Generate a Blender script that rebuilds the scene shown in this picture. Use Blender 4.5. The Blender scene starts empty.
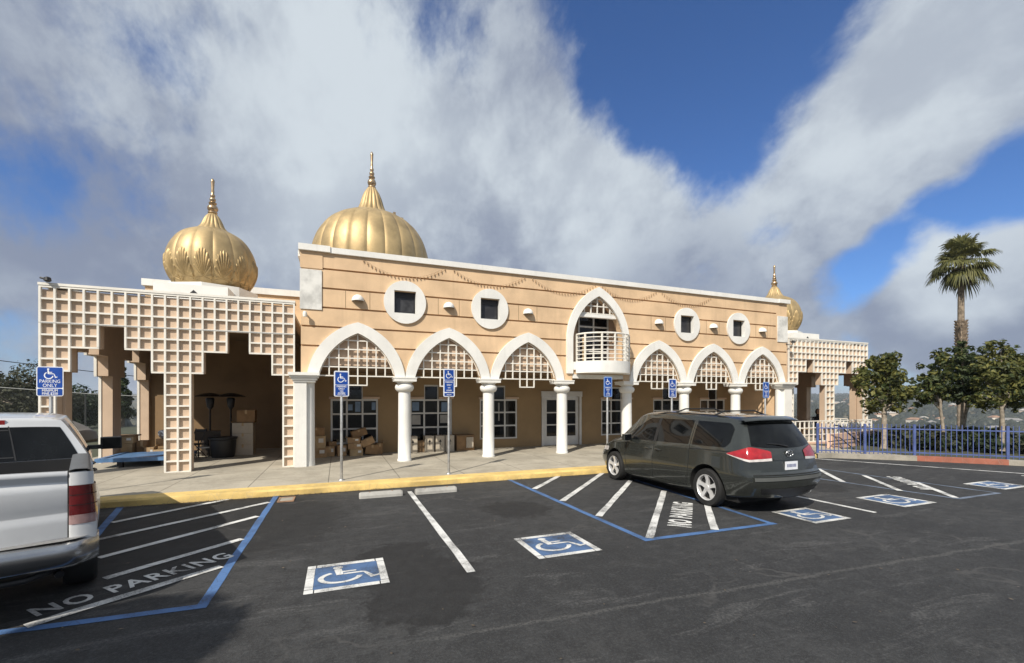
import bpy, bmesh, math, random
from math import sin, cos, pi, radians, sqrt, atan2, hypot
from mathutils import Vector, Matrix, noise
from mathutils.geometry import tessellate_polygon

SC = bpy.context.scene
COL = SC.collection
random.seed(7)

# ------------------------------------------------------------------ camera
YAW = math.atan(445 / 1138.0)
CAMZ = 1.95
cam_d = bpy.data.cameras.new('camera')
cam = bpy.data.objects.new('camera', cam_d)
COL.objects.link(cam)
cam.location = (0, 0, CAMZ)
cam.rotation_euler = (pi / 2, 0, -YAW)
cam_d.sensor_width = 36
cam_d.lens = 445 / 1024 * 36
cam_d.shift_y = (400 - 331.5) / 1024
cam_d.clip_start = 0.05
cam_d.clip_end = 20000
SC.camera = cam

# ------------------------------------------------------------------ light
SUN_TO = Vector((-0.735, -0.68, 0.87)).normalized()
SUN_EL = math.asin(SUN_TO.z)
SUN_AZ = atan2(SUN_TO.x, SUN_TO.y)
sd = bpy.data.lights.new('sun', 'SUN')
sd.energy = 4.6
sd.angle = radians(0.5)
sd.color = (1.0, 0.93, 0.82)
so = bpy.data.objects.new('sun', sd)
COL.objects.link(so)
so.rotation_euler = SUN_TO.to_track_quat('Z', 'Y').to_euler()
so.location = (-20, -20, 30)

SC.view_settings.view_transform = 'Standard'
SC.view_settings.look = 'None'
SC.view_settings.gamma = 1
SC.view_settings.exposure = 0.25
SC.view_settings.use_curve_mapping = False
SC.render.engine = 'CYCLES'
try:
    SC.cycles.max_bounces = 6
    SC.cycles.transparent_max_bounces = 8
    SC.cycles.use_denoising = True
    SC.cycles.volume_bounces = 0
except Exception:
    pass


class NT:
    """small helper for node trees"""
    def __init__(s, tree):
        s.t = tree
        s.n = tree.nodes
        s.l = tree.links

    def node(s, typ, **kw):
        nd = s.n.new(typ)
        for k, v in kw.items():
            if k == 'op':
                nd.operation = v
            else:
                setattr(nd, k, v)
        return nd

    def put(s, sock, v):
        if isinstance(v, bpy.types.NodeSocket):
            s.l.new(v, sock)
        else:
            sock.default_value = v

    def math(s, op, a, b=0.0, c=None, clamp=False):
        nd = s.node('ShaderNodeMath', op=op)
        nd.use_clamp = clamp
        s.put(nd.inputs[0], a)
        s.put(nd.inputs[1], b)
        if c is not None:
            s.put(nd.inputs[2], c)
        return nd.outputs[0]

    def vmath(s, op, a, b=(0, 0, 0), scale=None):
        nd = s.node('ShaderNodeVectorMath', op=op)
        s.put(nd.inputs[0], a)
        s.put(nd.inputs[1], b)
        if scale is not None:
            s.put(nd.inputs['Scale'], scale)
        return nd.outputs['Value'] if op in ('DOT_PRODUCT', 'LENGTH', 'DISTANCE') else nd.outputs[0]

    def smooth(s, v, lo, hi, a=0.0, b=1.0):
        nd = s.node('ShaderNodeMapRange', interpolation_type='SMOOTHSTEP')
        s.put(nd.inputs['Value'], v)
        s.put(nd.inputs['From Min'], lo)
        s.put(nd.inputs['From Max'], hi)
        s.put(nd.inputs['To Min'], a)
        s.put(nd.inputs['To Max'], b)
        return nd.outputs[0]

    def noise(s, vec, scale, detail=4, rough=0.55, dist=0.0):
        nd = s.node('ShaderNodeTexNoise')
        if vec is not None:
            s.l.new(vec, nd.inputs['Vector'])
        nd.inputs['Scale'].default_value = scale
        nd.inputs['Detail'].default_value = detail
        nd.inputs['Roughness'].default_value = rough
        nd.inputs['Distortion'].default_value = dist
        return nd.outputs['Fac']

    def mix(s, f, a, b):
        nd = s.node('ShaderNodeMix', data_type='RGBA')
        s.put(nd.inputs[0], f)
        s.put(nd.inputs[6], a)
        s.put(nd.inputs[7], b)
        return nd.outputs[2]

    def mapping(s, vec, scale=(1, 1, 1), rot=(0, 0, 0), loc=(0, 0, 0)):
        nd = s.node('ShaderNodeMapping')
        s.l.new(vec, nd.inputs[0])
        nd.inputs['Location'].default_value = loc
        nd.inputs['Rotation'].default_value = rot
        nd.inputs['Scale'].default_value = scale
        return nd.outputs[0]


# ------------------------------------------------------------------ world: sky and clouds
def pxdir(px, py):
    u = (px - 512) / 445.0
    v = -(py - 400) / 445.0
    c, s = cos(YAW), sin(YAW)
    return Vector((u * c + s, c - u * s, v)).normalized()

W = bpy.data.worlds.new('World')
SC.world = W
W.use_nodes = True
nt = NT(W.node_tree)
nt.n.clear()
wo = nt.node('ShaderNodeOutputWorld')
bg = nt.node('ShaderNodeBackground')
bg.inputs['Strength'].default_value = 0.10
nt.l.new(bg.outputs[0], wo.inputs[0])
sky = nt.node('ShaderNodeTexSky', sky_type='NISHITA')
sky.sun_disc = False
sky.sun_elevation = SUN_EL
sky.sun_rotation = SUN_AZ
sky.altitude = 100
sky.air_density = 1.0
sky.dust_density = 0.3
sky.ozone_density = 2.0
tc = nt.node('ShaderNodeTexCoord')
D = nt.vmath('NORMALIZE', tc.outputs['Generated'])
sep = nt.node('ShaderNodeSeparateXYZ')
nt.l.new(D, sep.inputs[0])
zz = nt.math('ADD', nt.math('MAXIMUM', sep.outputs[2], 0.0), 0.22)
cmb = nt.node('ShaderNodeCombineXYZ')
nt.l.new(nt.math('DIVIDE', sep.outputs[0], zz), cmb.inputs[0])
nt.l.new(nt.math('DIVIDE', sep.outputs[1], zz), cmb.inputs[1])
P = cmb.outputs[0]
n1 = nt.noise(nt.mapping(P, scale=(1.0, 0.75, 1), rot=(0, 0, 0.5)), 1.1, 9, 0.58, 0.25)
n2 = nt.noise(nt.mapping(D, loc=(5.2, 1.3, 0), rot=(0.3, 0.5, 0.9), scale=(1.7, 0.8, 1.2)), 4.2, 10, 0.64, 0.12)
cov = nt.math('ADD', nt.math('MULTIPLY', n1, 0.8), nt.math('MULTIPLY', n2, 1.15))
n3 = nt.noise(nt.mapping(D, loc=(1.2, 3.3, 0), rot=(0.2, 0.6, 0.4), scale=(1.6, 0.8, 1.3)), 11.0, 8, 0.62, 0.1)
cov = nt.math('ADD', nt.math('ADD', cov, nt.math('MULTIPLY', n3, 0.55)), -0.315)
# openings (positive) and thick banks (negative) in the cloud deck: direction, inner and outer angle, amount
BLOBS = [(705, 10, 0, 20, 0.64), (650, 60, 0, 9, 0.20), (790, 0, 0, 10, 0.20), (600, 0, 0, 7, 0.12), (690, 140, 0, 9, 0.20), (740, 80, 0, 9, 0.14), (870, 60, 2, 12, -0.10),
         (985, 185, 0, 6, 0.42), (925, 232, 0, 5, 0.46), (1035, 165, 0, 5, 0.26), (845, 285, 0, 4.5, 0.50), (1010, 205, 0, 5, 0.25), (880, 262, 0, 4.5, 0.44),
         (5, 190, 0, 6, 0.36), (95, 165, 0, 8, 0.10), (205, 50, 0, 6, 0.20), (195, 90, 0, 5, 0.10), (50, 372, 1, 8, 0.42), (775, 200, 1, 6, 0.16), (120, 230, 0, 8, 0.06),
         (880, 372, 1, 6, 0.24), (40, 70, 2, 16, 0.12), (430, 15, 1, 9, 0.18), (470, 60, 1, 6, 0.1), (750, 250, 1, 5, .08),
         (330, 160, 5, 18, -0.30), (570, 210, 5, 14, -0.35), (790, 235, 4, 9, -0.34), (965, 292, 3, 9, -0.62), (900, 170, 2, 7, -.2), (1000, 60, 3, 10, -.2), (640, 240, 3, 10, -.2),
         (940, 70, 3, 12, -0.14), (850, 130, 2, 10, -0.12), (160, 330, 3, 12, -0.18), (1000, 20, 3, 9, -0.2), (500, 110, 3, 9, -.12)]
for px, py, a0, a1, amt in BLOBS:
    dt = nt.vmath('DOT_PRODUCT', D, tuple(pxdir(px, py)))
    w = nt.smooth(dt, cos(radians(a1)), cos(radians(a0)))
    cov = nt.math('SUBTRACT', cov, nt.math('MULTIPLY', w, amt))
mask = nt.smooth(cov, 0.38, 0.94)
shade = nt.noise(nt.mapping(D, loc=(2.1, 7.7, 0), scale=(1.0, 1.0, 1.5)), 2.8, 8, 0.52, 0.3)
low = nt.smooth(sep.outputs[2], 0.15, 0.45)
bright = nt.math('ADD', nt.math('MULTIPLY', nt.smooth(nt.math('ADD', nt.math('MULTIPLY', shade, 0.7), nt.math('MULTIPLY', n3, 0.3)), 0.38, 0.64), 0.55), nt.math('MULTIPLY', low, 0.45))
for px, py, a0, a1, amt in [(310, 150, 3, 24, 0.40), (600, 180, 4, 14, 0.18), (930, 60, 3, 12, 0.12), (965, 262, 2, 8, 0.8),
                            (430, 250, 3, 14, -0.25), (680, 265, 2, 10, -0.25), (980, 330, 2, 9, -0.25), (60, 270, 2, 12, -0.12), (70, 40, 4, 22, -0.55), (480, 20, 2, 14, -0.25), (900, 150, 4, 14, 0.0), (560, 40, 3, 12, -0.15)]:
    dt = nt.vmath('DOT_PRODUCT', D, tuple(pxdir(px, py)))
    bright = nt.math('ADD', bright, nt.math('MULTIPLY', nt.smooth(dt, cos(radians(a1)), cos(radians(a0))), amt))
cc = nt.mix(nt.smooth(bright, 0.0, 1.15), (2.15, 2.5, 3.35, 1), (5.6, 6.15, 6.6, 1))
skyc = nt.mix(1.0, sky.outputs[0], (0.46, 0.70, 1.06, 1))
skyc.node.blend_type = 'MULTIPLY'
nt.l.new(nt.mix(nt.math('MULTIPLY', mask, 0.97), skyc, cc), bg.inputs['Color'])

# ------------------------------------------------------------------ materials
MATS = {}

def mat(name, col, rough=0.6, var=0.12, scale=3.0, metal=0.0, bump=0.0, bscale=40.0, spec=0.5, coat=0.0, col2=None, emit=None, detail=5, streak=0.0):
    if name in MATS:
        return MATS[name]
    m = bpy.data.materials.new(name)
    m.use_nodes = True
    t = NT(m.node_tree)
    b = t.n['Principled BSDF']
    b.inputs['Roughness'].default_value = rough
    b.inputs['Metallic'].default_value = metal
    b.inputs['Specular IOR Level'].default_value = spec
    b.inputs['Coat Weight'].default_value = coat
    b.inputs['Coat Roughness'].default_value = 0.05
    g = t.node('ShaderNodeNewGeometry').outputs['Position']
    c2 = col2 if col2 else tuple(max(0.0, x * (1 - 2 * var)) for x in col)
    c1 = col if col2 else tuple(min(1.0, x * (1 + var * 0.6)) for x in col)
    f = t.noise(g, scale, detail, 0.6)
    f = t.smooth(f, 0.32, 0.68)
    base = t.mix(f, (*c2, 1), (*c1, 1))
    if streak:
        sn = t.noise(t.mapping(g, scale=(1, 1, 0.06)), 5.0, 4, 0.6)
        base2 = tuple(x * 0.62 for x in col)
        base = t.mix(t.math('MULTIPLY', t.smooth(sn, 0.5, 0.75), streak), base, (*base2, 1))
    t.l.new(base, b.inputs['Base Color'])
    if bump:
        bn = t.noise(g, bscale, 4, 0.6)
        bp = t.node('ShaderNodeBump')
        bp.inputs['Strength'].default_value = bump
        bp.inputs['Distance'].default_value = 0.02
        t.l.new(bn, bp.inputs['Height'])
        t.l.new(bp.outputs[0], b.inputs['Normal'])
    MATS[name] = m
    return m


def paint_mat(name, col, wear=0.5, under=(0.035, 0.035, 0.036)):
    """road paint worn through to the asphalt in flecks"""
    m = bpy.data.materials.new(name)
    m.use_nodes = True
    t = NT(m.node_tree)
    b = t.n['Principled BSDF']
    b.inputs['Roughness'].default_value = 0.75
    g = t.node('ShaderNodeNewGeometry').outputs['Position']
    a = t.noise(g, 60, 4, 0.7)
    c = t.noise(g, 2.2, 5, 0.6)
    crk = t.node('ShaderNodeTexVoronoi', feature='DISTANCE_TO_EDGE')
    t.l.new(t.mapping(g, scale=(1, 1, 1)), crk.inputs['Vector'])
    crk.inputs['Scale'].default_value = 5.0
    f = t.math('ADD', t.math('MULTIPLY', a, 0.6), t.math('MULTIPLY', c, 0.6))
    f = t.smooth(f, 0.70 - 0.14 * wear + 0.0, 0.86 - 0.12 * wear)
    k = t.smooth(crk.outputs['Distance'], 0.0, 0.03, 1.0, 0.0)
    f = t.math('MAXIMUM', t.math('MULTIPLY', f, min(1.0, 0.3 + wear * 0.8)), t.math('MULTIPLY', k, 0.35))
    dirty = tuple(x * 0.72 for x in col)
    base = t.mix(t.smooth(c, 0.35, 0.65), (*col, 1), (*dirty, 1))
    base = t.mix(f, base, (*under, 1))
    t.l.new(base, b.inputs['Base Color'])
    bp = t.node('ShaderNodeBump')
    bp.inputs['Strength'].default_value = 0.35
    bp.inputs['Distance'].default_value = 0.01
    t.l.new(t.noise(g, 120, 3, 0.7), bp.inputs['Height'])
    t.l.new(bp.outputs[0], b.inputs['Normal'])
    MATS[name] = m
    return m


def asphalt_mat():
    m = bpy.data.materials.new('asphalt')
    m.use_nodes = True
    t = NT(m.node_tree)
    b = t.n['Principled BSDF']
    g = t.node('ShaderNodeNewGeometry').outputs['Position']
    big = t.noise(g, 0.35, 6, 0.6, 0.4)
    mid = t.noise(t.mapping(g, rot=(0, 0, 0.2), scale=(0.6, 1.6, 1)), 1.6, 7, 0.65, 0.5)
    fine = t.noise(g, 95, 3, 0.75)
    med = t.noise(g, 5.0, 8, 0.74, 0.4)
    grit = t.noise(g, 34, 5, 0.75)
    base = t.mix(t.smooth(big, 0.35, 0.66), (0.024, 0.0245, 0.026, 1), (0.042, 0.0425, 0.0435, 1))
    base = t.mix(t.math('MULTIPLY', t.smooth(mid, 0.5, 0.75), 0.35), base, (0.064, 0.063, 0.060, 1))
    base = t.mix(t.math('MULTIPLY', t.smooth(med, 0.51, 0.42), 0.65), base, (0.020, 0.020, 0.021, 1))
    base = t.mix(t.math('MULTIPLY', t.smooth(med, 0.53, 0.66), 0.38), base, (0.070, 0.0705, 0.071, 1))
    base = t.mix(t.math('MULTIPLY', t.smooth(grit, 0.51, 0.62), 0.30), base, (0.085, 0.0925, 0.093, 1))
    base = t.mix(t.math('MULTIPLY', t.smooth(grit, 0.48, 0.40), 0.35), base, (0.015, 0.015, 0.016, 1))
    # pale dusty scuffs dragged along the driving direction
    sc1 = t.noise(t.mapping(g, rot=(0, 0, 0.35), scale=(0.45, 2.4, 1)), 1.3, 8, 0.72, 0.8)
    base = t.mix(t.math('MULTIPLY', t.smooth(sc1, 0.53, 0.66), t.smooth(grit, 0.44, 0.60, 0.15, 0.75)), base, (0.108, 0.108, 0.107, 1))
    # oil darkened stall centres
    oil = None
    for cx, cy, r in [(0.85, 5.0, 0.75), (0.72, 5.75, 0.55), (0.75, 4.35, 0.6), (0.95, 4.6, .6), (3.0, 7.4, 0.7), (10.0, 6.9, 0.8), (-1.9, 8.2, 2.4)]:
        d = t.vmath('DISTANCE', g, (cx, cy, 0))
        w = t.smooth(t.math('ADD', d, t.math('MULTIPLY', t.math('SUBTRACT', med, 0.5), 0.7)), 0.72 * r, r, 1.0, 0.0)
        oil = w if oil is None else t.math('MAXIMUM', oil, w)
    base = t.mix(t.math('MULTIPLY', oil, t.smooth(med, 0.25, 0.6, 0.95, 0.65)), base, (0.011, 0.011, 0.0115, 1))
    # pale seam running across the lot, and faint cracks
    sp = t.node('ShaderNodeSeparateXYZ')
    t.l.new(g, sp.inputs[0])
    sy = t.math('SUBTRACT', sp.outputs[1], t.math('SUBTRACT', 3.66, t.math('MULTIPLY', sp.outputs[0], 0.057)))
    sy = t.math('ABSOLUTE', t.math('ADD', sy, t.math('MULTIPLY', t.math('SUBTRACT', t.noise(g, 2.5, 4, 0.6), 0.5), 0.18)))
    seam = t.math('MULTIPLY', t.smooth(sy, 0.0, 0.05, 0.7, 0.0), t.smooth(grit, 0.38, 0.56))
    base = t.mix(t.math('MULTIPLY', seam, t.smooth(sp.outputs[0], 0.2, 1.2)), base, (0.105, 0.104, 0.10, 1))
    v = t.node('ShaderNodeTexVoronoi', feature='DISTANCE_TO_EDGE')
    wv = t.node('ShaderNodeTexNoise')
    t.l.new(g, wv.inputs['Vector'])
    wv.inputs['Scale'].default_value = 1.2
    wv.inputs['Detail'].default_value = 4
    t.l.new(t.vmath('ADD', g, t.vmath('SCALE', wv.outputs['Color'], scale=1.3)), v.inputs['Vector'])
    v.inputs['Scale'].default_value = 0.42
    crack = t.smooth(v.outputs['Distance'], 0.0, 0.016, 1.0, 0.0)
    crack = t.math('MULTIPLY', crack, t.smooth(t.noise(g, 0.5, 3), 0.46, 0.6))
    base = t.mix(t.math('MULTIPLY', crack, 0.45), base, (0.095, 0.092, 0.088, 1))
    base = t.mix(t.math('MULTIPLY', t.smooth(fine, 0.51, 0.64), 0.35), base, (0.10, 0.10, 0.10, 1))
    base = t.mix(t.math('MULTIPLY', t.smooth(fine, 0.48, 0.38), 0.3), base, (0.012, 0.012, 0.013, 1))
    # pale specks of grit
    vv = t.node('ShaderNodeTexVoronoi')
    t.l.new(g, vv.inputs['Vector'])
    vv.inputs['Scale'].default_value = 3.2
    spk = t.smooth(vv.outputs['Distance'], 0.0, 0.05, 1.0, 0.0)
    base = t.mix(t.math('MULTIPLY', spk, t.smooth(t.noise(g, 1.1, 2), 0.52, 0.6)), base, (0.22, 0.2, 0.17, 1))
    t.l.new(base, b.inputs['Base Color'])
    t.l.new(t.smooth(fine, 0.3, 0.7, 0.72, 0.92), b.inputs['Roughness'])
    b.inputs['Specular IOR Level'].default_value = 0.35
    bp = t.node('ShaderNodeBump')
    bp.inputs['Strength'].default_value = 0.55
    bp.inputs['Distance'].default_value = 0.012
    t.l.new(fine, bp.inputs['Height'])
    t.l.new(bp.outputs[0], b.inputs['Normal'])
    MATS['asphalt'] = m
    return m


def concrete_mat(name, c1, c2, joint=None):
    m = bpy.data.materials.new(name)
    m.use_nodes = True
    t = NT(m.node_tree)
    b = t.n['Principled BSDF']
    b.inputs['Roughness'].default_value = 0.85
    g = t.node('ShaderNodeNewGeometry').outputs['Position']
    a = t.noise(g, 0.9, 6, 0.65, 0.3)
    f = t.noise(g, 14, 4, 0.65)
    base = t.mix(t.smooth(t.math('ADD', t.math('MULTIPLY', a, 0.75), t.math('MULTIPLY', f, 0.25)), 0.36, 0.64), (*c2, 1), (*c1, 1))
    st = t.noise(t.mapping(g, loc=(3, 3, 0)), 1.7, 6, 0.7, 0.6)
    base = t.mix(t.math('MULTIPLY', t.smooth(st, 0.56, 0.72), 0.45), base, tuple(x * 0.55 for x in c2) + (1,))
    hgt = f
    if joint:
        sp = t.node('ShaderNodeSeparateXYZ')
        t.l.new(g, sp.inputs[0])
        j = None
        for ax, per, off in joint:
            q = t.math('ADD', sp.outputs[ax], off)
            fr = t.math('ABSOLUTE', t.math('SUBTRACT', t.math('FRACT', t.math('DIVIDE', q, per)), 0.5))
            w = t.smooth(fr, 0.5 - 0.014 / per, 0.5 - 0.006 / per)
            j = w if j is None else t.math('MAXIMUM', j, w)
        base = t.mix(t.math('MULTIPLY', j, 0.75), base, tuple(x * 0.35 for x in c2) + (1,))
        hgt = t.math('SUBTRACT', t.math('MULTIPLY', f, 0.25), j)
    t.l.new(base, b.inputs['Base Color'])
    bp = t.node('ShaderNodeBump')
    bp.inputs['Strength'].default_value = 0.3
    bp.inputs['Distance'].default_value = 0.01
    t.l.new(hgt, bp.inputs['Height'])
    t.l.new(bp.outputs[0], b.inputs['Normal'])
    MATS[name] = m
    return m


def leaf_mat(name, c1, c2, scale=2.0, trans=0.3):
    m = bpy.data.materials.new(name)
    m.use_nodes = True
    t = NT(m.node_tree)
    b = t.n['Principled BSDF']
    b.inputs['Roughness'].default_value = 0.55
    b.inputs['Specular IOR Level'].default_value = 0.35
    g = t.node('ShaderNodeNewGeometry')
    rnd = g.outputs['Random Per Island']
    n = t.noise(g.outputs['Position'], scale, 3, 0.6)
    f = t.math('ADD', t.math('MULTIPLY', rnd, 0.55), t.math('MULTIPLY', t.smooth(n, 0.35, 0.65), 0.45))
    base = t.mix(f, (*c2, 1), (*c1, 1))
    t.l.new(base, b.inputs['Base Color'])
    tr = t.node('ShaderNodeBsdfTranslucent')
    t.l.new(base, tr.inputs[0])
    mx = t.node('ShaderNodeMixShader')
    mx.inputs[0].default_value = trans
    t.l.new(b.outputs[0], mx.inputs[1])
    t.l.new(tr.outputs[0], mx.inputs[2])
    t.l.new(mx.outputs[0], t.n['Material Output'].inputs[0])
    MATS[name] = m
    return m


asphalt = asphalt_mat()
walk = concrete_mat('walk_concrete', (0.43, 0.39, 0.315), (0.30, 0.27, 0.215), joint=[(0, 1.55, 0.2), (1, 1.5, 0.4)])
curbc = concrete_mat('kerb_concrete', (0.36, 0.33, 0.28), (0.24, 0.22, 0.18))
stopc = concrete_mat('stop_concrete', (0.42, 0.41, 0.38), (0.28, 0.27, 0.25))
yellow = paint_mat('kerb_yellow', (0.76, 0.54, 0.19), 0.15, (0.3, 0.27, 0.22))
redp = paint_mat('kerb_red', (0.36, 0.125, 0.08), 0.35, (0.3, 0.25, 0.2))
pwhite = paint_mat('line_white', (0.68, 0.68, 0.66), 0.75)
pblue = paint_mat('line_blue', (0.075, 0.165, 0.36), 0.6)
pfaint = paint_mat('line_faint', (0.17, 0.21, 0.28), 0.9)
pblue2 = paint_mat('symbol_blue', (0.075, 0.145, 0.29), 0.8)
stucco = mat('peach_stucco', (0.72, 0.510, 0.315), 0.85, 0.09, 0.9, bump=0.3, bscale=60, streak=0.30, detail=8)
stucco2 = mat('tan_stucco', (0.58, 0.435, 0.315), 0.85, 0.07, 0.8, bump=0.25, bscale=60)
pinkwall = mat('pale_peach_wall', (0.66, 0.45, 0.33), 0.85, 0.07, 1.0, bump=0.2)
shadewall = mat('shade_brown_stucco', (0.32, 0.22, 0.115), 0.9, 0.08, 0.8, bump=0.2, bscale=60)  # brown arcade wall, darkened so the colour carries its shade
darkwall = mat('shaded_tan_stucco', (0.24, 0.155, 0.08), 0.9, 0.08, 0.8, bump=0.2, bscale=60)  # tan hall wall with the pavilion's shade put into its colour
soffit = mat('brown_soffit', (0.20, 0.13, 0.07), 0.9, 0.08, 1.0)  # ceiling brown deepened to add shade; boards share it
white = mat('white_stucco', (0.78, 0.77, 0.73), 0.7, 0.05, 1.2, bump=0.15, bscale=50, streak=0.22)
whitep = mat('white_painted_bar', (0.78, 0.75, 0.68), 0.6, 0.05, 2.0)
marble = mat('grey_marble', (0.70, 0.69, 0.65), 0.45, 0.16, 2.5, detail=8)
framew = mat('white_frame', (0.62, 0.62, 0.60), 0.5, 0.05, 3.0)
gold = mat('gold_paint', (0.50, 0.37, 0.19), 0.54, 0.14, 1.6, metal=0.55, bump=0.06, bscale=20, streak=0.25)
gold2 = mat('gold_relief', (0.46, 0.335, 0.165), 0.54, 0.16, 3.0, metal=0.55)
gold3 = mat('gold_finial', (0.50, 0.36, 0.22), 0.35, 0.15, 6.0, metal=0.85)
roofm = mat('roof_grey', (0.45, 0.44, 0.42), 0.9)
black = mat('black_plastic', (0.015, 0.015, 0.016), 0.5, 0.1)
blackm = mat('black_metal', (0.02, 0.02, 0.022), 0.4, 0.1, metal=0.3)
steel = mat('galvanised_steel', (0.45, 0.45, 0.44), 0.45, 0.12, 8, metal=0.7)
signblue = mat('sign_blue', (0.008, 0.06, 0.32), 0.4, 0.1, 6)
signpale = mat('sign_pale_blue', (0.22, 0.36, 0.66), 0.4, 0.1, 6)
signwhite = mat('sign_white', (0.78, 0.80, 0.84), 0.4, 0.05, 6)
cardboard = mat('cardboard', (0.42, 0.27, 0.14), 0.85, 0.12, 4)
cardboard2 = mat('cardboard_pale', (0.50, 0.36, 0.20), 0.85, 0.12, 4)
cardboard3 = mat('cardboard_brown', (0.30, 0.18, 0.085), 0.85, 0.12, 4)
paper = mat('paper_label', (0.75, 0.73, 0.68), 0.7)
cabinetm = mat('beige_laminate', (0.50, 0.44, 0.35), 0.5, 0.06, 3)
foil = mat('silver_foil', (0.75, 0.75, 0.75), 0.3, 0.2, 9, metal=0.8, bump=0.6, bscale=14)
bluedeck = mat('blue_deck', (0.10, 0.21, 0.40), 0.45, 0.15, 3)
fencem = mat('fence_blue', (0.078, 0.115, 0.29), 0.45, 0.12, 4)
linkm = mat('chain_link', (0.09, 0.095, 0.095), 0.5, 0.1, metal=0.6)
bark = mat('bark', (0.20, 0.165, 0.125), 0.9, 0.25, 8, bump=0.5, bscale=30)
palebark = mat('pale_bark', (0.34, 0.29, 0.23), 0.9, 0.22, 8, bump=0.5, bscale=30)
palmbark = mat('palm_bark', (0.27, 0.215, 0.16), 0.95, 0.25, 5, bump=0.6, bscale=14)
palmboot = mat('palm_boot', (0.30, 0.23, 0.165), 0.95, 0.3, 5)
leafA = leaf_mat('leaf_olive', (0.215, 0.205, 0.055), (0.030, 0.045, 0.012), 1.6)
leafB = leaf_mat('leaf_dark', (0.085, 0.110, 0.036), (0.016, 0.030, 0.013), 1.6)
leafC = leaf_mat('leaf_bush', (0.055, 0.080, 0.040), (0.016, 0.028, 0.016), 1.2)
leafD = leaf_mat('leaf_grey', (0.085, 0.088, 0.050), (0.028, 0.032, 0.018), 1.0)
palmg = leaf_mat('palm_frond', (0.21, 0.20, 0.065), (0.035, 0.046, 0.014), 0.9)
palmd = leaf_mat('palm_dead', (0.17, 0.125, 0.07), (0.06, 0.042, 0.022), 0.6)
skin = mat('skin', (0.42, 0.26, 0.18), 0.6)
cloth = mat('black_cloth', (0.012, 0.012, 0.013), 0.9)
hair = mat('black_hair', (0.012, 0.010, 0.009), 0.6)
chrome = mat('chrome', (0.48, 0.48, 0.48), 0.22, 0.05, 3, metal=1.0)
alloy = mat('alloy', (0.66, 0.66, 0.66), 0.35, 0.05, 3, metal=0.35)
rubber = mat('rubber', (0.012, 0.012, 0.012), 0.8, 0.15, 6)
darkgap = mat('dark_gap', (0.006, 0.006, 0.006), 0.9)
vanpaint = mat('van_paint', (0.054, 0.059, 0.053), 0.27, 0.05, 2, metal=0.6, coat=0.9)
truckpaint = mat('truck_paint', (0.61, 0.62, 0.63), 0.4, 0.04, 2, metal=0.1, coat=0.7)
tanpaint = mat('tan_car_paint', (0.13, 0.11, 0.085), 0.5, 0.04, 2, metal=0.0, coat=0.1)
redlens = mat('red_lens', (0.36, 0.008, 0.012), 0.12, 0.15, 9, coat=1.0)
darkred = mat('dark_red_lens', (0.11, 0.006, 0.008), 0.12, 0.15, 9, coat=1.0)
clearlens = mat('clear_lens', (0.62, 0.58, 0.56), 0.15, 0.12, 12, coat=1.0)
rustm = mat('rusty_frame', (0.34, 0.20, 0.12), 0.8, 0.2, 9)
heatm = mat('dark_bronze', (0.03, 0.022, 0.016), 0.45, 0.1, metal=0.4)


def glass_mat(name, col, rough=0.04, spec=0.7):
    m = bpy.data.materials.new(name)
    m.use_nodes = True
    t = NT(m.node_tree)
    b = t.n['Principled BSDF']
    b.inputs['Roughness'].default_value = rough
    b.inputs['Specular IOR Level'].default_value = spec
    g = t.node('ShaderNodeNewGeometry').outputs['Position']
    f = t.noise(g, 2.2, 4, 0.6)
    t.l.new(t.mix(t.smooth(f, 0.4, 0.65), (*[c * 0.5 for c in col], 1), (*col, 1)), b.inputs['Base Color'])
    bp = t.node('ShaderNodeBump')
    bp.inputs['Strength'].default_value = 0.02
    bp.inputs['Distance'].default_value = 0.02
    t.l.new(t.noise(g, 1.5, 2), bp.inputs['Height'])
    t.l.new(bp.outputs[0], b.inputs['Normal'])
    MATS[name] = m
    return m

glassr = glass_mat('round_window_glass', (0.055, 0.055, 0.058), 0.25, 0.4)
glass = glass_mat('window_glass', (0.009, 0.009, 0.011), 0.05, 0.38)
carglass = glass_mat('car_glass', (0.007, 0.008, 0.009), 0.04, 0.28)


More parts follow.
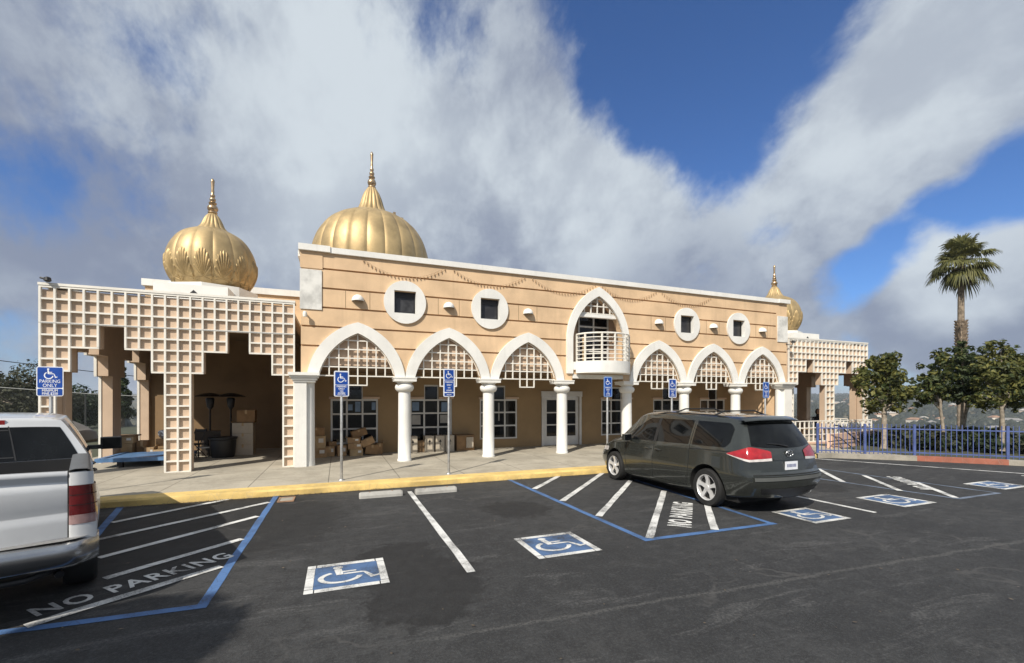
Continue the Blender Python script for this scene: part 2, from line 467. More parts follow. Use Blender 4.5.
# ------------------------------------------------------------------ mesh helpers
class MB:
    def __init__(s):
        s.v = []
        s.f = []
        s.m = []
        s.mats = []
        s.cur = 0

    def use(s, material):
        if material not in s.mats:
            s.mats.append(material)
        s.cur = s.mats.index(material)
        return s

    def add(s, vs, fs):
        o = len(s.v)
        s.v.extend([tuple(p) for p in vs])
        for f in fs:
            s.f.append([i + o for i in f])
            s.m.append(s.cur)
        return s

    def box(s, x0, x1, y0, y1, z0, z1):
        if x1 < x0: x0, x1 = x1, x0
        if y1 < y0: y0, y1 = y1, y0
        if z1 < z0: z0, z1 = z1, z0
        vs = [(x0, y0, z0), (x1, y0, z0), (x1, y1, z0), (x0, y1, z0), (x0, y0, z1), (x1, y0, z1), (x1, y1, z1), (x0, y1, z1)]
        return s.add(vs, [(3, 2, 1, 0), (4, 5, 6, 7), (0, 1, 5, 4), (1, 2, 6, 5), (2, 3, 7, 6), (3, 0, 4, 7)])

    def obox(s, c, ax, ay, az):
        """oriented box: centre and three half vectors"""
        c, ax, ay, az = Vector(c), Vector(ax), Vector(ay), Vector(az)
        vs = [c + sx * ax + sy * ay + sz * az for sz in (-1, 1) for sx, sy in ((-1, -1), (1, -1), (1, 1), (-1, 1))]
        return s.add(vs, [(3, 2, 1, 0), (4, 5, 6, 7), (0, 1, 5, 4), (1, 2, 6, 5), (2, 3, 7, 6), (3, 0, 4, 7)])

    def lathe(s, prof, c=(0, 0, 0), n=24, rad=None, cap=True):
        """prof: list of (r, z) from bottom to top; rad(theta, i) scales the radius"""
        vs, fs = [], []
        for i, (r, z) in enumerate(prof):
            for k in range(n):
                a = 2 * pi * k / n
                rr = r * (rad(a, i) if rad else 1)
                vs.append((c[0] + rr * cos(a), c[1] + rr * sin(a), c[2] + z))
        for i in range(len(prof) - 1):
            for k in range(n):
                k2 = (k + 1) % n
                fs.append((i * n + k, i * n + k2, (i + 1) * n + k2, (i + 1) * n + k))
        if cap:
            fs.append(tuple(reversed(range(n))))
            fs.append(tuple((len(prof) - 1) * n + k for k in range(n)))
        return s.add(vs, fs)

    def tube(s, pts, r, n=8, cap=True):
        pts = [Vector(p) for p in pts]
        rs = r if isinstance(r, (list, tuple)) else [r] * len(pts)
        vs, fs = [], []
        prev = None
        for i, p in enumerate(pts):
            d = (pts[min(i + 1, len(pts) - 1)] - pts[max(i - 1, 0)])
            if d.length < 1e-9:
                d = Vector((0, 0, 1))
            d.normalize()
            ref = Vector((0, 0, 1)) if abs(d.z) < 0.95 else Vector((1, 0, 0))
            if prev is not None:
                u = (prev - d * prev.dot(d))
                u = u.normalized() if u.length > 1e-6 else d.cross(ref).normalized()
            else:
                u = d.cross(ref).normalized()
            prev = u
            w = d.cross(u)
            for k in range(n):
                a = 2 * pi * k / n
                vs.append(p + (u * cos(a) + w * sin(a)) * rs[i])
        for i in range(len(pts) - 1):
            for k in range(n):
                k2 = (k + 1) % n
                fs.append((i * n + k, i * n + k2, (i + 1) * n + k2, (i + 1) * n + k))
        if cap:
            fs.append(tuple(reversed(range(n))))
            fs.append(tuple((len(pts) - 1) * n + k for k in range(n)))
        return s.add(vs, fs)

    def grid(s, rows):
        """rows of equal length point lists"""
        n = len(rows[0])
        vs = [p for r in rows for p in r]
        fs = [(i * n + k, i * n + k + 1, (i + 1) * n + k + 1, (i + 1) * n + k) for i in range(len(rows) - 1) for k in range(n - 1)]
        return s.add(vs, fs)

    def plate(s, outer, holes, y0, y1, plane='xz'):
        """solid slab from a 2D outline with holes between y0 (front) and y1"""
        def P(p, y):
            return (p[0], y, p[1]) if plane == 'xz' else ((y, p[0], p[1]) if plane == 'yz' else (p[0], p[1], y))
        loops = [outer] + list(holes)
        tri = tessellate_polygon([[Vector((p[0], p[1], 0)) for p in lp] for lp in loops])
        flat = [p for lp in loops for p in lp]
        n = len(flat)
        vs = [P(p, y0) for p in flat] + [P(p, y1) for p in flat]
        fs = []
        for t in tri:
            fs.append(tuple(t))
            fs.append(tuple(i + n for i in reversed(t)))
        o = 0
        for lp in loops:
            L = len(lp)
            for i in range(L):
                a, b = o + i, o + (i + 1) % L
                fs.append((a, b, b + n, a + n))
            o += L
        return s.add(vs, fs)

    def flat(s, poly, z):
        return s.add([(p[0], p[1], z) for p in poly], [tuple(range(len(poly)))])

    def strip(s, a, b, w, z):
        a, b = Vector((a[0], a[1])), Vector((b[0], b[1]))
        d = (b - a).normalized()
        nrm = Vector((-d.y, d.x)) * w / 2
        L = (b - a).length
        k = max(1, int(L / 0.35))
        rows = []
        for i in range(k + 1):
            p = a + (b - a) * i / k
            j = 0.006
            e1 = random.uniform(-j, j)
            e2 = random.uniform(-j, j)
            q, r = p + nrm * (1 + e1 / (w / 2)), p - nrm * (1 + e2 / (w / 2))
            rows.append([(r.x, r.y, z), (q.x, q.y, z)])
        return s.grid(rows)

    def build(s, name, material=None, parent=None, smooth=None, fix=True, loc=None):
        me = bpy.data.meshes.new(name)
        me.from_pydata(s.v, [], s.f)
        if s.mats:
            for m in s.mats:
                me.materials.append(m)
            me.polygons.foreach_set('material_index', s.m)
        elif material:
            me.materials.append(material)
        if fix:
            bm = bmesh.new()
            bm.from_mesh(me)
            bmesh.ops.recalc_face_normals(bm, faces=bm.faces)
            bm.to_mesh(me)
            bm.free()
        if smooth is not None:
            me.shade_smooth()
            me.set_sharp_from_angle(angle=radians(smooth))
        o = bpy.data.objects.new(name, me)
        COL.objects.link(o)
        if parent:
            o.parent = parent
        if loc:
            o.location = loc
        return o


def empty(name, loc=(0, 0, 0), rz=0.0):
    o = bpy.data.objects.new(name, None)
    o.empty_display_size = 0.2
    COL.objects.link(o)
    o.location = loc
    o.rotation_euler = (0, 0, rz)
    return o


def tag(o, label=None, cat=None, group=None, kind=None):
    if label: o['label'] = label
    if cat: o['category'] = cat
    if group: o['group'] = group
    if kind: o['kind'] = kind
    return o


def thing(name, label, cat, loc=(0, 0, 0), rz=0.0, group=None):
    return tag(empty(name, loc, rz), label, cat, group)


def copy_tree(o, parent=None):
    c = o.copy()
    COL.objects.link(c)
    if parent is not None:
        c.parent = parent
    for ch in list(o.children):
        copy_tree(ch, c)
    return c


def boolean(o, cutter, op='DIFFERENCE'):
    cutter.parent = o.parent
    md = o.modifiers.new('b', 'BOOLEAN')
    md.object = cutter
    md.solver = 'EXACT'
    md.operation = op
    if cutter.data.materials:
        md.material_mode = 'TRANSFER'
    dg = bpy.context.evaluated_depsgraph_get()
    me = bpy.data.meshes.new_from_object(o.evaluated_get(dg))
    o.modifiers.clear()
    o.data = me
    bpy.data.objects.remove(cutter, do_unlink=True)


def bevel(o, w, seg=2):
    bm = bmesh.new()
    bm.from_mesh(o.data)
    es = [e for e in bm.edges if len(e.link_faces) == 2 and e.calc_face_angle(0) > 0.6]
    bmesh.ops.bevel(bm, geom=es, offset=w, segments=seg, affect='EDGES', profile=0.7, clamp_overlap=True)
    bm.to_mesh(o.data)
    bm.free()
    return o


def text_mesh(body, size, align='CENTER', extrude=0.0, sx=1.0, spacing=1.0, bold=0.0):
    cu = bpy.data.curves.new('lettering', 'FONT')
    cu.body = body
    cu.size = size
    cu.align_x = align
    cu.align_y = 'CENTER'
    cu.extrude = extrude
    cu.space_character = spacing
    cu.offset = bold
    cu.resolution_u = 3
    ob = bpy.data.objects.new('lettering', cu)
    COL.objects.link(ob)
    dg = bpy.context.evaluated_depsgraph_get()
    dg.update()
    me = bpy.data.meshes.new_from_object(ob.evaluated_get(dg))
    bpy.data.objects.remove(ob, do_unlink=True)
    bpy.data.curves.remove(cu)
    vs = [(v.co.x * sx, v.co.y, v.co.z) for v in me.vertices]
    fs = [tuple(p.vertices) for p in me.polygons]
    bpy.data.meshes.remove(me)
    return vs, fs


# ================================================================== GROUND
def hnoise(x, y, s, o=0):
    return noise.fractal(Vector((x * s + o, y * s - o, 0.3)), 1.0, 2.0, 5)

def terrain_h(x, y):
    r = hypot(x, y)
    az = atan2(x, y)
    flat = -0.10
    if r < 40:
        z = flat
    elif r < 260:
        t = (r - 40) / 220
        z = flat - 34 * (t * t * (3 - 2 * t))
    else:
        t = min(1, (r - 260) / 1500)
        z = -34 + 44 * (t ** 1.15)
        z += 9 * hnoise(x, y, 0.0022) * min(1, (r - 260) / 300)
        if r > 1760:
            t2 = min(1, (r - 1760) / 2200)
            z += 30 * t2 + 16 * hnoise(x, y, 0.0011, 4) * t2
    # a higher wooded slope to the left of the lot
    k = max(0, min(1, (-az - 0.35) / 0.35)) * max(0, 1 - abs(az + 0.9) / 1.2)
    if r > 45 and k > 0:
        u = max(0, min(1, (r - 45) / 40))
        z = z * (1 - k * u) + k * u * (2.0 + 3.5 * min(1, (r - 60) / 200.0) + hnoise(x, y, 0.02))
    # drop behind the left pavilion
    return z

ter = MB()
rows = []
radii = [0.0, 8, 16, 24, 30, 36, 40, 44, 50, 58, 68, 80, 95, 115, 140, 170, 210, 260, 320, 400, 500, 620, 760, 920, 1100, 1300, 1500, 1760, 2050, 2400, 2800, 3300, 3900, 4600, 6000, 9000]
NA = 240
for r in radii:
    row = []
    for k in range(NA + 1):
        a = 2 * pi * (k % NA) / NA
        x, y = r * sin(a), r * cos(a)
        row.append((x, y, terrain_h(x, y)))
    rows.append(row)
ter.grid(rows)
hillm = bpy.data.materials.new('dry_hillside')
hillm.use_nodes = True
t_ = NT(hillm.node_tree)
b_ = t_.n['Principled BSDF']
b_.inputs['Roughness'].default_value = 0.95
g_ = t_.node('ShaderNodeNewGeometry').outputs['Position']
na = t_.noise(g_, 0.012, 7, 0.65)
nb = t_.noise(g_, 0.09, 5, 0.65)
nc = t_.noise(g_, 1.2, 5, 0.65)
bb = t_.mix(t_.smooth(na, 0.42, 0.6), (0.055, 0.062, 0.036, 1), (0.15, 0.125, 0.075, 1))
bb = t_.mix(t_.math('MULTIPLY', t_.smooth(nb, 0.48, 0.62), 0.7), bb, (0.035, 0.046, 0.026, 1))
bb = t_.mix(t_.math('MULTIPLY', t_.smooth(nc, 0.4, 0.7), 0.3), bb, (0.10, 0.085, 0.055, 1))
t_.l.new(bb, b_.inputs['Base Color'])
tag(ter.build('ground', hillm, smooth=60), kind='structure')

KA, KB = 10.14, 0.0          # front kerb line y = KA + KB x
def ky(x):
    return KA + KB * x

# diagonal kerb at the right of the lot
DK = [(14.95, 10.14), (15.45, 10.0), (17.24, 8.53), (18.66, 6.97), (20.3, 4.6), (23.2, -0.5), (25, -8)]
lot = [(-22, ky(-22) - 0.0), (DK[0][0], ky(DK[0][0]))] + DK[1:] + [(25, -30), (-24, -30)]
tag(MB().flat(lot, 0.0).build('parking_lot', asphalt), kind='structure')

# pavement slab in front of and below the building
def offs(pts, d):
    out = []
    for i, p in enumerate(pts):
        a = Vector(pts[max(0, i - 1)])
        b = Vector(pts[min(len(pts) - 1, i + 1)])
        t = (b - a).normalized()
        n = Vector((-t.y, t.x))
        out.append((p[0] + n.x * d, p[1] + n.y * d))
    return out
KW = 0.45
slab = [(-7.2, ky(-7.2) + KW), (14.95 + .1, ky(14.95) + KW)] + offs(DK, 0.16)[1:3] + [(17.7, 11.6), (17.7, 13.0), (24.2, 13.0), (24.2, 30), (-7.2, 30)]
sl = MB()
n_ = len(slab)
sl.add([(p[0], p[1], 0.13) for p in slab] + [(p[0], p[1], -0.5) for p in slab],
       [tuple(range(n_))] + [(i, (i + 1) % n_, (i + 1) % n_ + n_, i + n_) for i in range(n_)])
tag(sl.build('pavement', walk), kind='structure')
# yellow kerb with its painted top band, slightly broken edge line
kb = MB()
rowsK = []
xk = -22.0
while xk < 15.1:
    y = ky(xk)
    dz = 0.004 * sin(xk * 2.1)
    rowsK.append([(xk, y + 0.004, -0.05), (xk, y + 0.002 + dz, 0.10), (xk, y + 0.03, 0.134), (xk, y + KW, 0.134), (xk, y + KW, -0.05)])
    xk += 0.3
kb.grid(rowsK)
tag(kb.build('kerb', yellow, smooth=40), kind='structure')
# the verge left of the pavement
tag(MB().flat([(-30, ky(-30) + .3), (-7.2, ky(-7.2) + KW), (-7.2, 30), (-30, 30)], -0.02).build('verge', hillm), kind='structure')
# diagonal concrete kerb
dk = MB()
o1 = offs(DK, 0.16)
for i in range(len(DK) - 1):
    mm = redp if i == 2 else curbc
    dk.use(mm)
    a, b, c, d = DK[i], DK[i + 1], o1[i + 1], o1[i]
    if i == 2:
        pass
    dk.add([(a[0], a[1], -.05), (b[0], b[1], -.05), (b[0], b[1], .15), (a[0], a[1], .15), (d[0], d[1], .16), (c[0], c[1], .16), (d[0], d[1], -.3), (c[0], c[1], -.3)],
           [(0, 1, 2, 3), (3, 2, 5, 4), (4, 5, 7, 6)])
tag(dk.build('side_kerb'), kind='structure')
# soil verge behind the diagonal kerb
o2 = offs(DK, 0.165)
o3 = offs(DK, 16)
vg = MB()
vg.add([(p[0], p[1], 0.10) for p in o2[2:]] + [(p[0] + 14, p[1] + 10, -0.5) for p in o2[2:]], [(i, i + 1, i + 6, i + 5) for i in range(4)])
vg.flat([o2[2], (17.7, 11.6), (17.7, 13.0), (24.2, 13.0), (34, 18.5)], 0.08)
tag(vg.build('planted_verge', hillm), kind='structure')

# ------------------------------------------------------------------ painted markings
Z1, Z2, Z3 = 0.004, 0.008, 0.012
mk = MB()
def lines(name, segs, w, material, z):
    b = MB()
    for i_, (a, c) in enumerate(segs):
        b.strip(a, c, w, z + i_ * .00025)
    return tag(b.build(name, material), kind='structure')

lines('blue_aisle_line', [((-1.16, 11.0), (-1.2, 4.93)), ((-1.15, 4.98), (-4.6, 5.10)), ((-3.9, 11.1), (-3.1, 7.5)),
                          ((3.88, 10.9), (4.0, 5.05)), ((3.95, 5.09), (6.43, 5.03)), ((6.36, 5.0), (6.72, 8.75)), ((6.72, 8.75), (6.9, 10.75)),
                          ], 0.10, pblue, Z1)
lines('faint_aisle_line', [((12.7, 9.4), (12.87, 4.93)), ((12.9, 4.97), (11.36, 4.97)), ((11.39, 4.95), (11.0, 8.3)), ((11.0, 8.3), (10.9, 10.6))], 0.085, pfaint, Z1)
lines('white_hatch_line', [((-2.37, 6.13), (-1.25, 7.18)), ((-2.75, 6.96), (-1.25, 8.48)), ((-3.12, 7.87), (-1.22, 9.56)), ((-3.34, 8.88), (-1.9, 10.25)),
                           ((-2.5, 4.98 + .1), (-1.27, 6.08)),
                           ((5.52, 10.43), (4.0, 8.88)), ((6.60, 10.2), (4.02, 7.62)), ((6.62, 9.0), (4.06, 6.40)), ((6.5, 7.68), (4.08, 5.13)), ((6.4, 6.40), (5.25, 5.10)),
                           ((12.62, 8.56), (11.15, 6.96)), ((12.62, 7.38), (11.2, 5.84)), ((12.7, 6.3), (11.43, 5.02))], 0.115, pwhite, Z2)
lines('white_stall_line', [((1.42, 9.62), (1.41, 4.86)), ((8.6, 10.3), (8.66, 4.88)), ((14.55, 10.45), (17.4, 5.1)), ((16.4, 5.9), (16.9, 4.6))], 0.10, pwhite, Z1)
for nm, c, rot, L in (('painted_no_parking', (-1.93, 5.93), 0.71, 0.30), ('painted_no_parking', (5.50, 6.04), 0.80, 0.38), ('painted_no_parking', (12.54, 6.33), 0.84, 0.34)):
    vs, fs = text_mesh('NO PARKING', 0.36, bold=(0.008 if rot < .75 else 0.016), spacing=1.12, sx=0.80)
    xs = [v[0] for v in vs]
    wid = max(xs) - min(xs)
    sc_ = 1.75 / wid
    vs = [(c[0] + v[0] * sc_ * cos(rot) - v[1] * sin(rot) * L / 0.30, c[1] + v[0] * sc_ * sin(rot) + v[1] * cos(rot) * L / 0.30, Z2) for v in vs]
    tag(MB().add(vs, fs).build(nm, pwhite), kind='structure')


def arc_ring(cx, cy, r0, r1, a0, a1, n=28):
    outer = [(cx + r1 * cos(a0 + (a1 - a0) * i / n), cy + r1 * sin(a0 + (a1 - a0) * i / n)) for i in range(n + 1)]
    inner = [(cx + r0 * cos(a0 + (a1 - a0) * i / n), cy + r0 * sin(a0 + (a1 - a0) * i / n)) for i in range(n + 1)]
    return [[o, i] for o, i in zip(outer, inner)]

def isa_glyph(scale=1.0):
    """wheelchair symbol in a unit square centred on 0; returns list of quads/polys"""
    polys = []
    ring = arc_ring(-0.07, -0.10, 0.205, 0.275, radians(118), radians(352))
    for i in range(len(ring) - 1):
        polys.append([ring[i][0], ring[i + 1][0], ring[i + 1][1], ring[i][1]])
    hd = [(-0.10 + 0.065 * cos(2 * pi * i / 16), 0.36 + 0.065 * sin(2 * pi * i / 16)) for i in range(16)]
    polys.append(hd)
    polys.append([(-0.15, 0.285), (-0.055, 0.285), (-0.03, 0.00), (-0.12, 0.00)])      # trunk
    polys.append([(-0.044, 0.16), (0.13, 0.16), (0.13, 0.105), (-0.039, 0.105)])        # arm
    polys.append([(-0.0295, 0.055), (0.19, 0.055), (0.215, -0.005), (-0.024, -0.005)])   # thigh
    polys.append([(0.1905, 0.055), (0.25, 0.02), (0.345, -0.21), (0.285, -0.235), (0.216, -0.0055)])  # shin
    polys.append([(0.2855, -0.236), (0.3455, -0.211), (0.42, -0.175), (0.44, -0.225), (0.30, -0.29)])  # foot
    return [[(x * scale, y * scale) for x, y in p] for p in polys]

for cx, cy, sx, sy in ((0.095, 5.30, 0.84, 0.80), (2.745, 5.38, 0.90, 0.86), (7.45, 5.18, 0.86, 0.78), (10.10, 5.35, 0.98, 0.84), (14.05, 5.46, 1.04, 0.72)):
    b = MB().use(pblue2)
    bw = 0.085
    b.box(cx - sx / 2 + bw, cx + sx / 2 - bw, cy - sy / 2 + bw, cy + sy / 2 - bw, Z1 - .003, Z1)
    b.use(pwhite)
    for x0, x1, y0, y1 in ((cx - sx / 2 + .10, cx + sx / 2 - .10, cy - sy / 2, cy - sy / 2 + bw - .003), (cx - sx / 2 + .10, cx + sx / 2 - .10, cy + sy / 2 - bw + .003, cy + sy / 2),
                           (cx - sx / 2, cx - sx / 2 + bw - .003, cy - sy / 2 + .11, cy + sy / 2 - .11), (cx + sx / 2 - bw + .003, cx + sx / 2, cy - sy / 2 + .11, cy + sy / 2 - .11)):
        b.flat([(x0, y0), (x1, y0), (x1, y1), (x0, y1)], Z1)
    for sxx in (-1, 1):
        for syy in (-1, 1):
            xa, xb = cx + sxx * sx / 2, cx + sxx * (sx / 2 - .088)
            ya, yb = cy + syy * sy / 2, cy + syy * (sy / 2 - .098)
            b.flat([(min(xa, xb), min(ya, yb)), (max(xa, xb), min(ya, yb)), (max(xa, xb), max(ya, yb)), (min(xa, xb), max(ya, yb))], Z1)
    for p in [[(x_ * sx * 1.0 - .01, y_ * sy * .80 + .005) for x_, y_ in p_] for p_ in isa_glyph(1.0)]:
        b.flat([(cx + x, cy + y) for x, y in p], Z2)
    tag(b.build('painted_wheelchair_symbol'), kind='structure')

# concrete wheel stops
for (x0, x1, y), lb in (((0.39, 1.23, 9.33), 'short concrete wheel stop left of the white stall line'), ((1.49, 2.36, 9.32), 'short concrete wheel stop right of the white stall line')):
    b = MB()
    prof = [(-0.09, 0), (-0.085, 0.05), (-0.05, 0.105), (0.05, 0.105), (0.085, 0.05), (0.09, 0)]
    rr = []
    for x in (x0, x0 + .03, x1 - .03, x1):
        k = 0.86 if x in (x0, x1) else 1
        rr.append([(x, y + p[0] * k, p[1] * k) for p in prof])
    b.grid(rr)
    b.add(rr[0], [tuple(range(6))])
    b.add(rr[-1], [tuple(range(6))])
    o = b.build('wheel_stop', stopc)
    tag(o, lb, 'wheel stop', 'concrete wheel stops at the yellow kerb')
    for xx in (x0 + .2, x1 - .2):
        MB().lathe([(0.015, 0.1), (0.015, 0.112), (0.008, 0.116)], (xx, y, 0), 10).build('bolt', rustm, o)
b = MB()
b.box(-1.08, -.79, 9.50, 9.53, 0, .02); b.box(-1.08, -.79, 9.87, 9.90, 0, .02); b.box(-1.08, -1.05, 9.53, 9.87, 0, .02); b.box(-.82, -.79, 9.53, 9.87, 0, .02)
u = thing('utility_cover', 'small rust rimmed utility cover set in the asphalt by the yellow kerb', 'utility cover', (0, 0, 0.0))
b.build('frame', rustm, u)
MB().box(-1.05, -.82, 9.53, 9.87, 0, .012).build('lid', curbc, u)

# ================================================================== BUILDING
TB = thing('temple_building', 'long peach temple with white pointed arches, round windows and a big ribbed gold dome', 'building', (0, 0, 0))
FY = 13.5
BAY = 2.655
AC = [0.53 + BAY * k + (.05 if k == 3 else 0) for k in range(7)]
CX = [1.858 + BAY * k for k in range(7)]
SPR = 2.62
XL, XR = -0.95, 17.95
TOP = 6.10

def arch_circle(a, h):
    """one flank of a pointed arch: circle centre (relative to the springing) and radius"""
    zc = (-.35 if a < 1.2 else -.14) * a * (1.0 if h < 1.4 * a else .5)
    xc = (a * a - h * h + 2 * h * zc) / (2 * a)
    return xc, zc, hypot(a - xc, zc)

def arch_pts(cx, z0, a, h, n=14):
    xc, zc, R = arch_circle(a, h)
    a0 = math.asin(-zc / R)
    a1 = math.asin(min(1, (h - zc) / R))
    right = [(cx + xc + R * cos(a0 + (a1 - a0) * i / n), z0 + zc + R * sin(a0 + (a1 - a0) * i / n)) for i in range(n + 1)]
    left = [(2 * cx - x, z) for x, z in right]
    return right + left[-2::-1]          # from right spring over the apex to left spring

AIN, HIN, AOUT, HOUT = 1.04, 1.24, BAY / 2 - 0.0015, 1.55
# main facade wall: plate with arched lower edge
outer = [(XL, TOP), (XL, SPR)]
for k, c in enumerate(AC):
    if k == 3:
        continue
outer = [(XR, SPR), (XR, TOP), (XL, TOP), (XL, SPR)]
for k, c in enumerate(AC):
    ap = arch_pts(c, SPR, AIN, HIN) if k != 3 else [(c + AIN, SPR), (c + AIN, 2.84), (c - AIN, 2.84), (c - AIN, SPR)]
    outer += list(reversed(ap))
WX = [CX[0], CX[1], CX[4], CX[5]]
WZ = 4.85
holes = []
for x in WX:
    holes.append([(x - .32, WZ - .33), (x + .32, WZ - .33), (x + .32, WZ + .33), (x - .32, WZ + .33)])
bal_in = arch_pts(AC[3], 4.10, AIN, 1.50)
holes.append([(AC[3] + AIN, 3.27)] + bal_in + [(AC[3] - AIN, 3.27)])
fw = MB().plate(outer, holes, FY, FY + 0.3).build('front_wall', stucco, TB)
cut = MB()
for zg in (5.62, 5.08, 4.54, 4.00, 3.46):
    cut.box(XL + .52 if zg > 4.6 or zg > 4.5 else XL - .2, XR - .62 if zg > 4.5 else XR + .2, FY - .1, FY + .09, zg - .025, zg + .025)
boolean(fw, cut.build('cutter'))
# end walls, arcade back wall, roof and rear block
MB().box(XL, XL + .25, FY + .3, 18.98, 0.1, TOP).build('side_wall', stucco, TB)
MB().box(XR - .25, XR, FY + .3, 18.98, 0.1, TOP).build('side_wall', stucco, TB)
b = MB()
bwholes = []
BY = 16.0
def win_outline(c):
    return [(c - .76, .46), (c + .76, .46), (c + .76, 1.98), (c + .26, 1.98), (c + .26, 2.50), (c - .26, 2.50), (c - .26, 1.98), (c - .76, 1.98)]
WC = [AC[0], AC[1] - .05, AC[2] - .12, None, AC[4] - .12, AC[5] - .1, AC[6] - .1]
for c in WC:
    if c is not None:
        bwholes.append(win_outline(c))
DC = 8.41
bwo = [(XR - .251, .1), (XR - .251, 2.86), (XL + .251, 2.86), (XL + .251, .1), (DC - .80, .1), (DC - .80, 2.08), (DC + .80, 2.08), (DC + .80, .1)]
b.plate(bwo, bwholes, BY, BY + .2)
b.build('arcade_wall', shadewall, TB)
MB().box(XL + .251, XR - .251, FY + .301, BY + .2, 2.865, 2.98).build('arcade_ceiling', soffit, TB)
MB().box(XL + .02, XR - .02, FY + .28, 30, 5.55, 5.70).build('roof', roofm, TB)
# rear block with white cornice
b = MB()
b.box(-6.23, XL, 19.0, 30, 4.3, 5.92)
b.box(XL + .001, XR, 18.985, 19.2, 2.9, 5.5)
b.build('rear_wall', stucco, TB)
MB().box(-6.23, XL, 19.001, 29.9, .1, 4.299).box(XL - .012, XL - .001, FY + .36, 18.99, .1, 4.2).build('inner_wall', darkwall, TB)  # shade-toned hall wall, plus a thin shade-toned skin over the side stucco
MB().box(-6.31, XL - .003, 18.92, 30, 5.92, 6.15).build('rear_cornice', white, TB)
MB().box(17.96, 23.2, 19.0, 30, .1, 5.92).build('rear_wall', stucco, TB)
MB().box(17.96, 23.28, 18.92, 30, 5.92, 6.15).build('rear_cornice', white, TB)
# window over right pavilion is hidden; parapet cornice of the front block
b = MB()
b.box(XL - .06, -.20, FY - .10, FY + .34, TOP - .03, TOP + .14)
b.box(-.199, XR - .55, FY - .07, FY + .34, TOP - .04, TOP + .12)
b.box(XR - .549, XR + .10, FY - .10, FY + .34, TOP - .03, TOP + .13)
b.box(XL - .10, XL + .24, FY + .341, 19.0, TOP - .10, TOP + .06)
b.box(XR - .24, XR + .10, FY + .341, 19.0, TOP - .10, TOP + .06)
cor = b.build('cornice', white, TB)
MB().box(XL - .02, -.40, FY - .02, FY + .0, 5.60, TOP - .032).build('corner_pilaster', stucco, TB)
MB().box(XL - .025, -.42, FY - .03, FY - .001, 4.46, 5.56).build('marble_panel', marble, TB)
MB().box(17.37, XR + .02, FY - .03, FY - .001, 4.42, 5.52).build('marble_panel', marble, TB)

# white arch bands
for k, c in enumerate(AC):
    if k == 3:
        zi, zo = 4.10, 4.10
        inn = [(c + AIN, 2.86)] + arch_pts(c, 4.10, AIN, 1.50) + [(c - AIN, 2.86)]
        out = [(c + AOUT - .05, 2.86)] + arch_pts(c, 4.10, AOUT - .05, 1.82) + [(c - AOUT + .05, 2.86)]
        # sample equal counts
    else:
        inn = arch_pts(c, SPR, AIN, HIN)
        out = arch_pts(c, SPR, AOUT, HOUT)
    b = MB()
    b.plate(out + inn[::-1], [], FY - .07, FY + .04)
    b.build('arch_band', white, TB)

# lattice screens in the arches: bars clipped to the arch, with a hanging panel of two cells
def arch_h(x, a, h):
    x = abs(x)
    if x >= a:
        return 0
    xc, zc, R = arch_circle(a, h)
    return max(0.0, zc + sqrt(max(0, R * R - (x - xc) ** 2)))

def arch_w(z, a, h):
    if z >= h:
        return 0
    xc, zc, R = arch_circle(a, h)
    return max(0.0, xc + sqrt(max(0, R * R - (z - zc) ** 2)))

LY = FY + 0.075
def arch_lattice(c, z0, a, h, pitch, zmin, drop, parent):
    b = MB()
    n = int(a / pitch)
    bw = .017
    for i in range(-n, n + 1):
        x = i * pitch
        ztop = arch_h(abs(x) + bw, a, h) - 0.0
        if ztop > zmin + .05:
            b.box(c + x - bw, c + x + bw, LY - .023, LY + .02, z0 + zmin + .02, z0 + ztop)
    z = zmin
    while z < h - .06:
        w = arch_w(z + bw, a, h)
        if w > .06:
            b.box(c - w, c + w, LY - .02, LY + .02, z0 + z - bw, z0 + z + bw)
        z += pitch
    if drop:
        zb = zmin - .265
        b.box(c - pitch - bw, c - pitch + bw, LY - .023, LY + .02, z0 + zb, z0 + zmin - bw)
        b.box(c + pitch - bw, c + pitch + bw, LY - .023, LY + .02, z0 + zb, z0 + zmin - bw)
        b.box(c - bw, c + bw, LY - .021, LY + .02, z0 + zb + .02, z0 + zmin - bw)
        b.box(c - pitch - bw, c + pitch + bw, LY - .02, LY + .02, z0 + zb - bw, z0 + zb + bw)
    # curved edge bar along the arch
    pts = arch_pts(c, z0, a - .012, h - .014, 18)
    pts = [p for p in pts if p[1] >= z0 + zmin - .01]
    b.tube([(p[0], LY, p[1]) for p in pts], .017, 6)
    return b.build('lattice', whitep, parent)

for k, c in enumerate(AC):
    if k == 3:
        arch_lattice(c, 4.10, AIN, 1.50, .262, .90, False, TB)
        MB().box(c - .85, c + .85, FY + .05, FY + .2, 4.86, 4.975).build('transom', white, TB)
    else:
        arch_lattice(c, SPR, AIN, HIN, .254, 0.02, True, TB)
        pb_ = [p for p in arch_pts(c, SPR, AIN - .004, HIN - .004, 20) if p[1] >= 2.90]
        MB().plate(pb_, [], FY + .17, FY + .20).build('arch_backing', stucco2, TB)

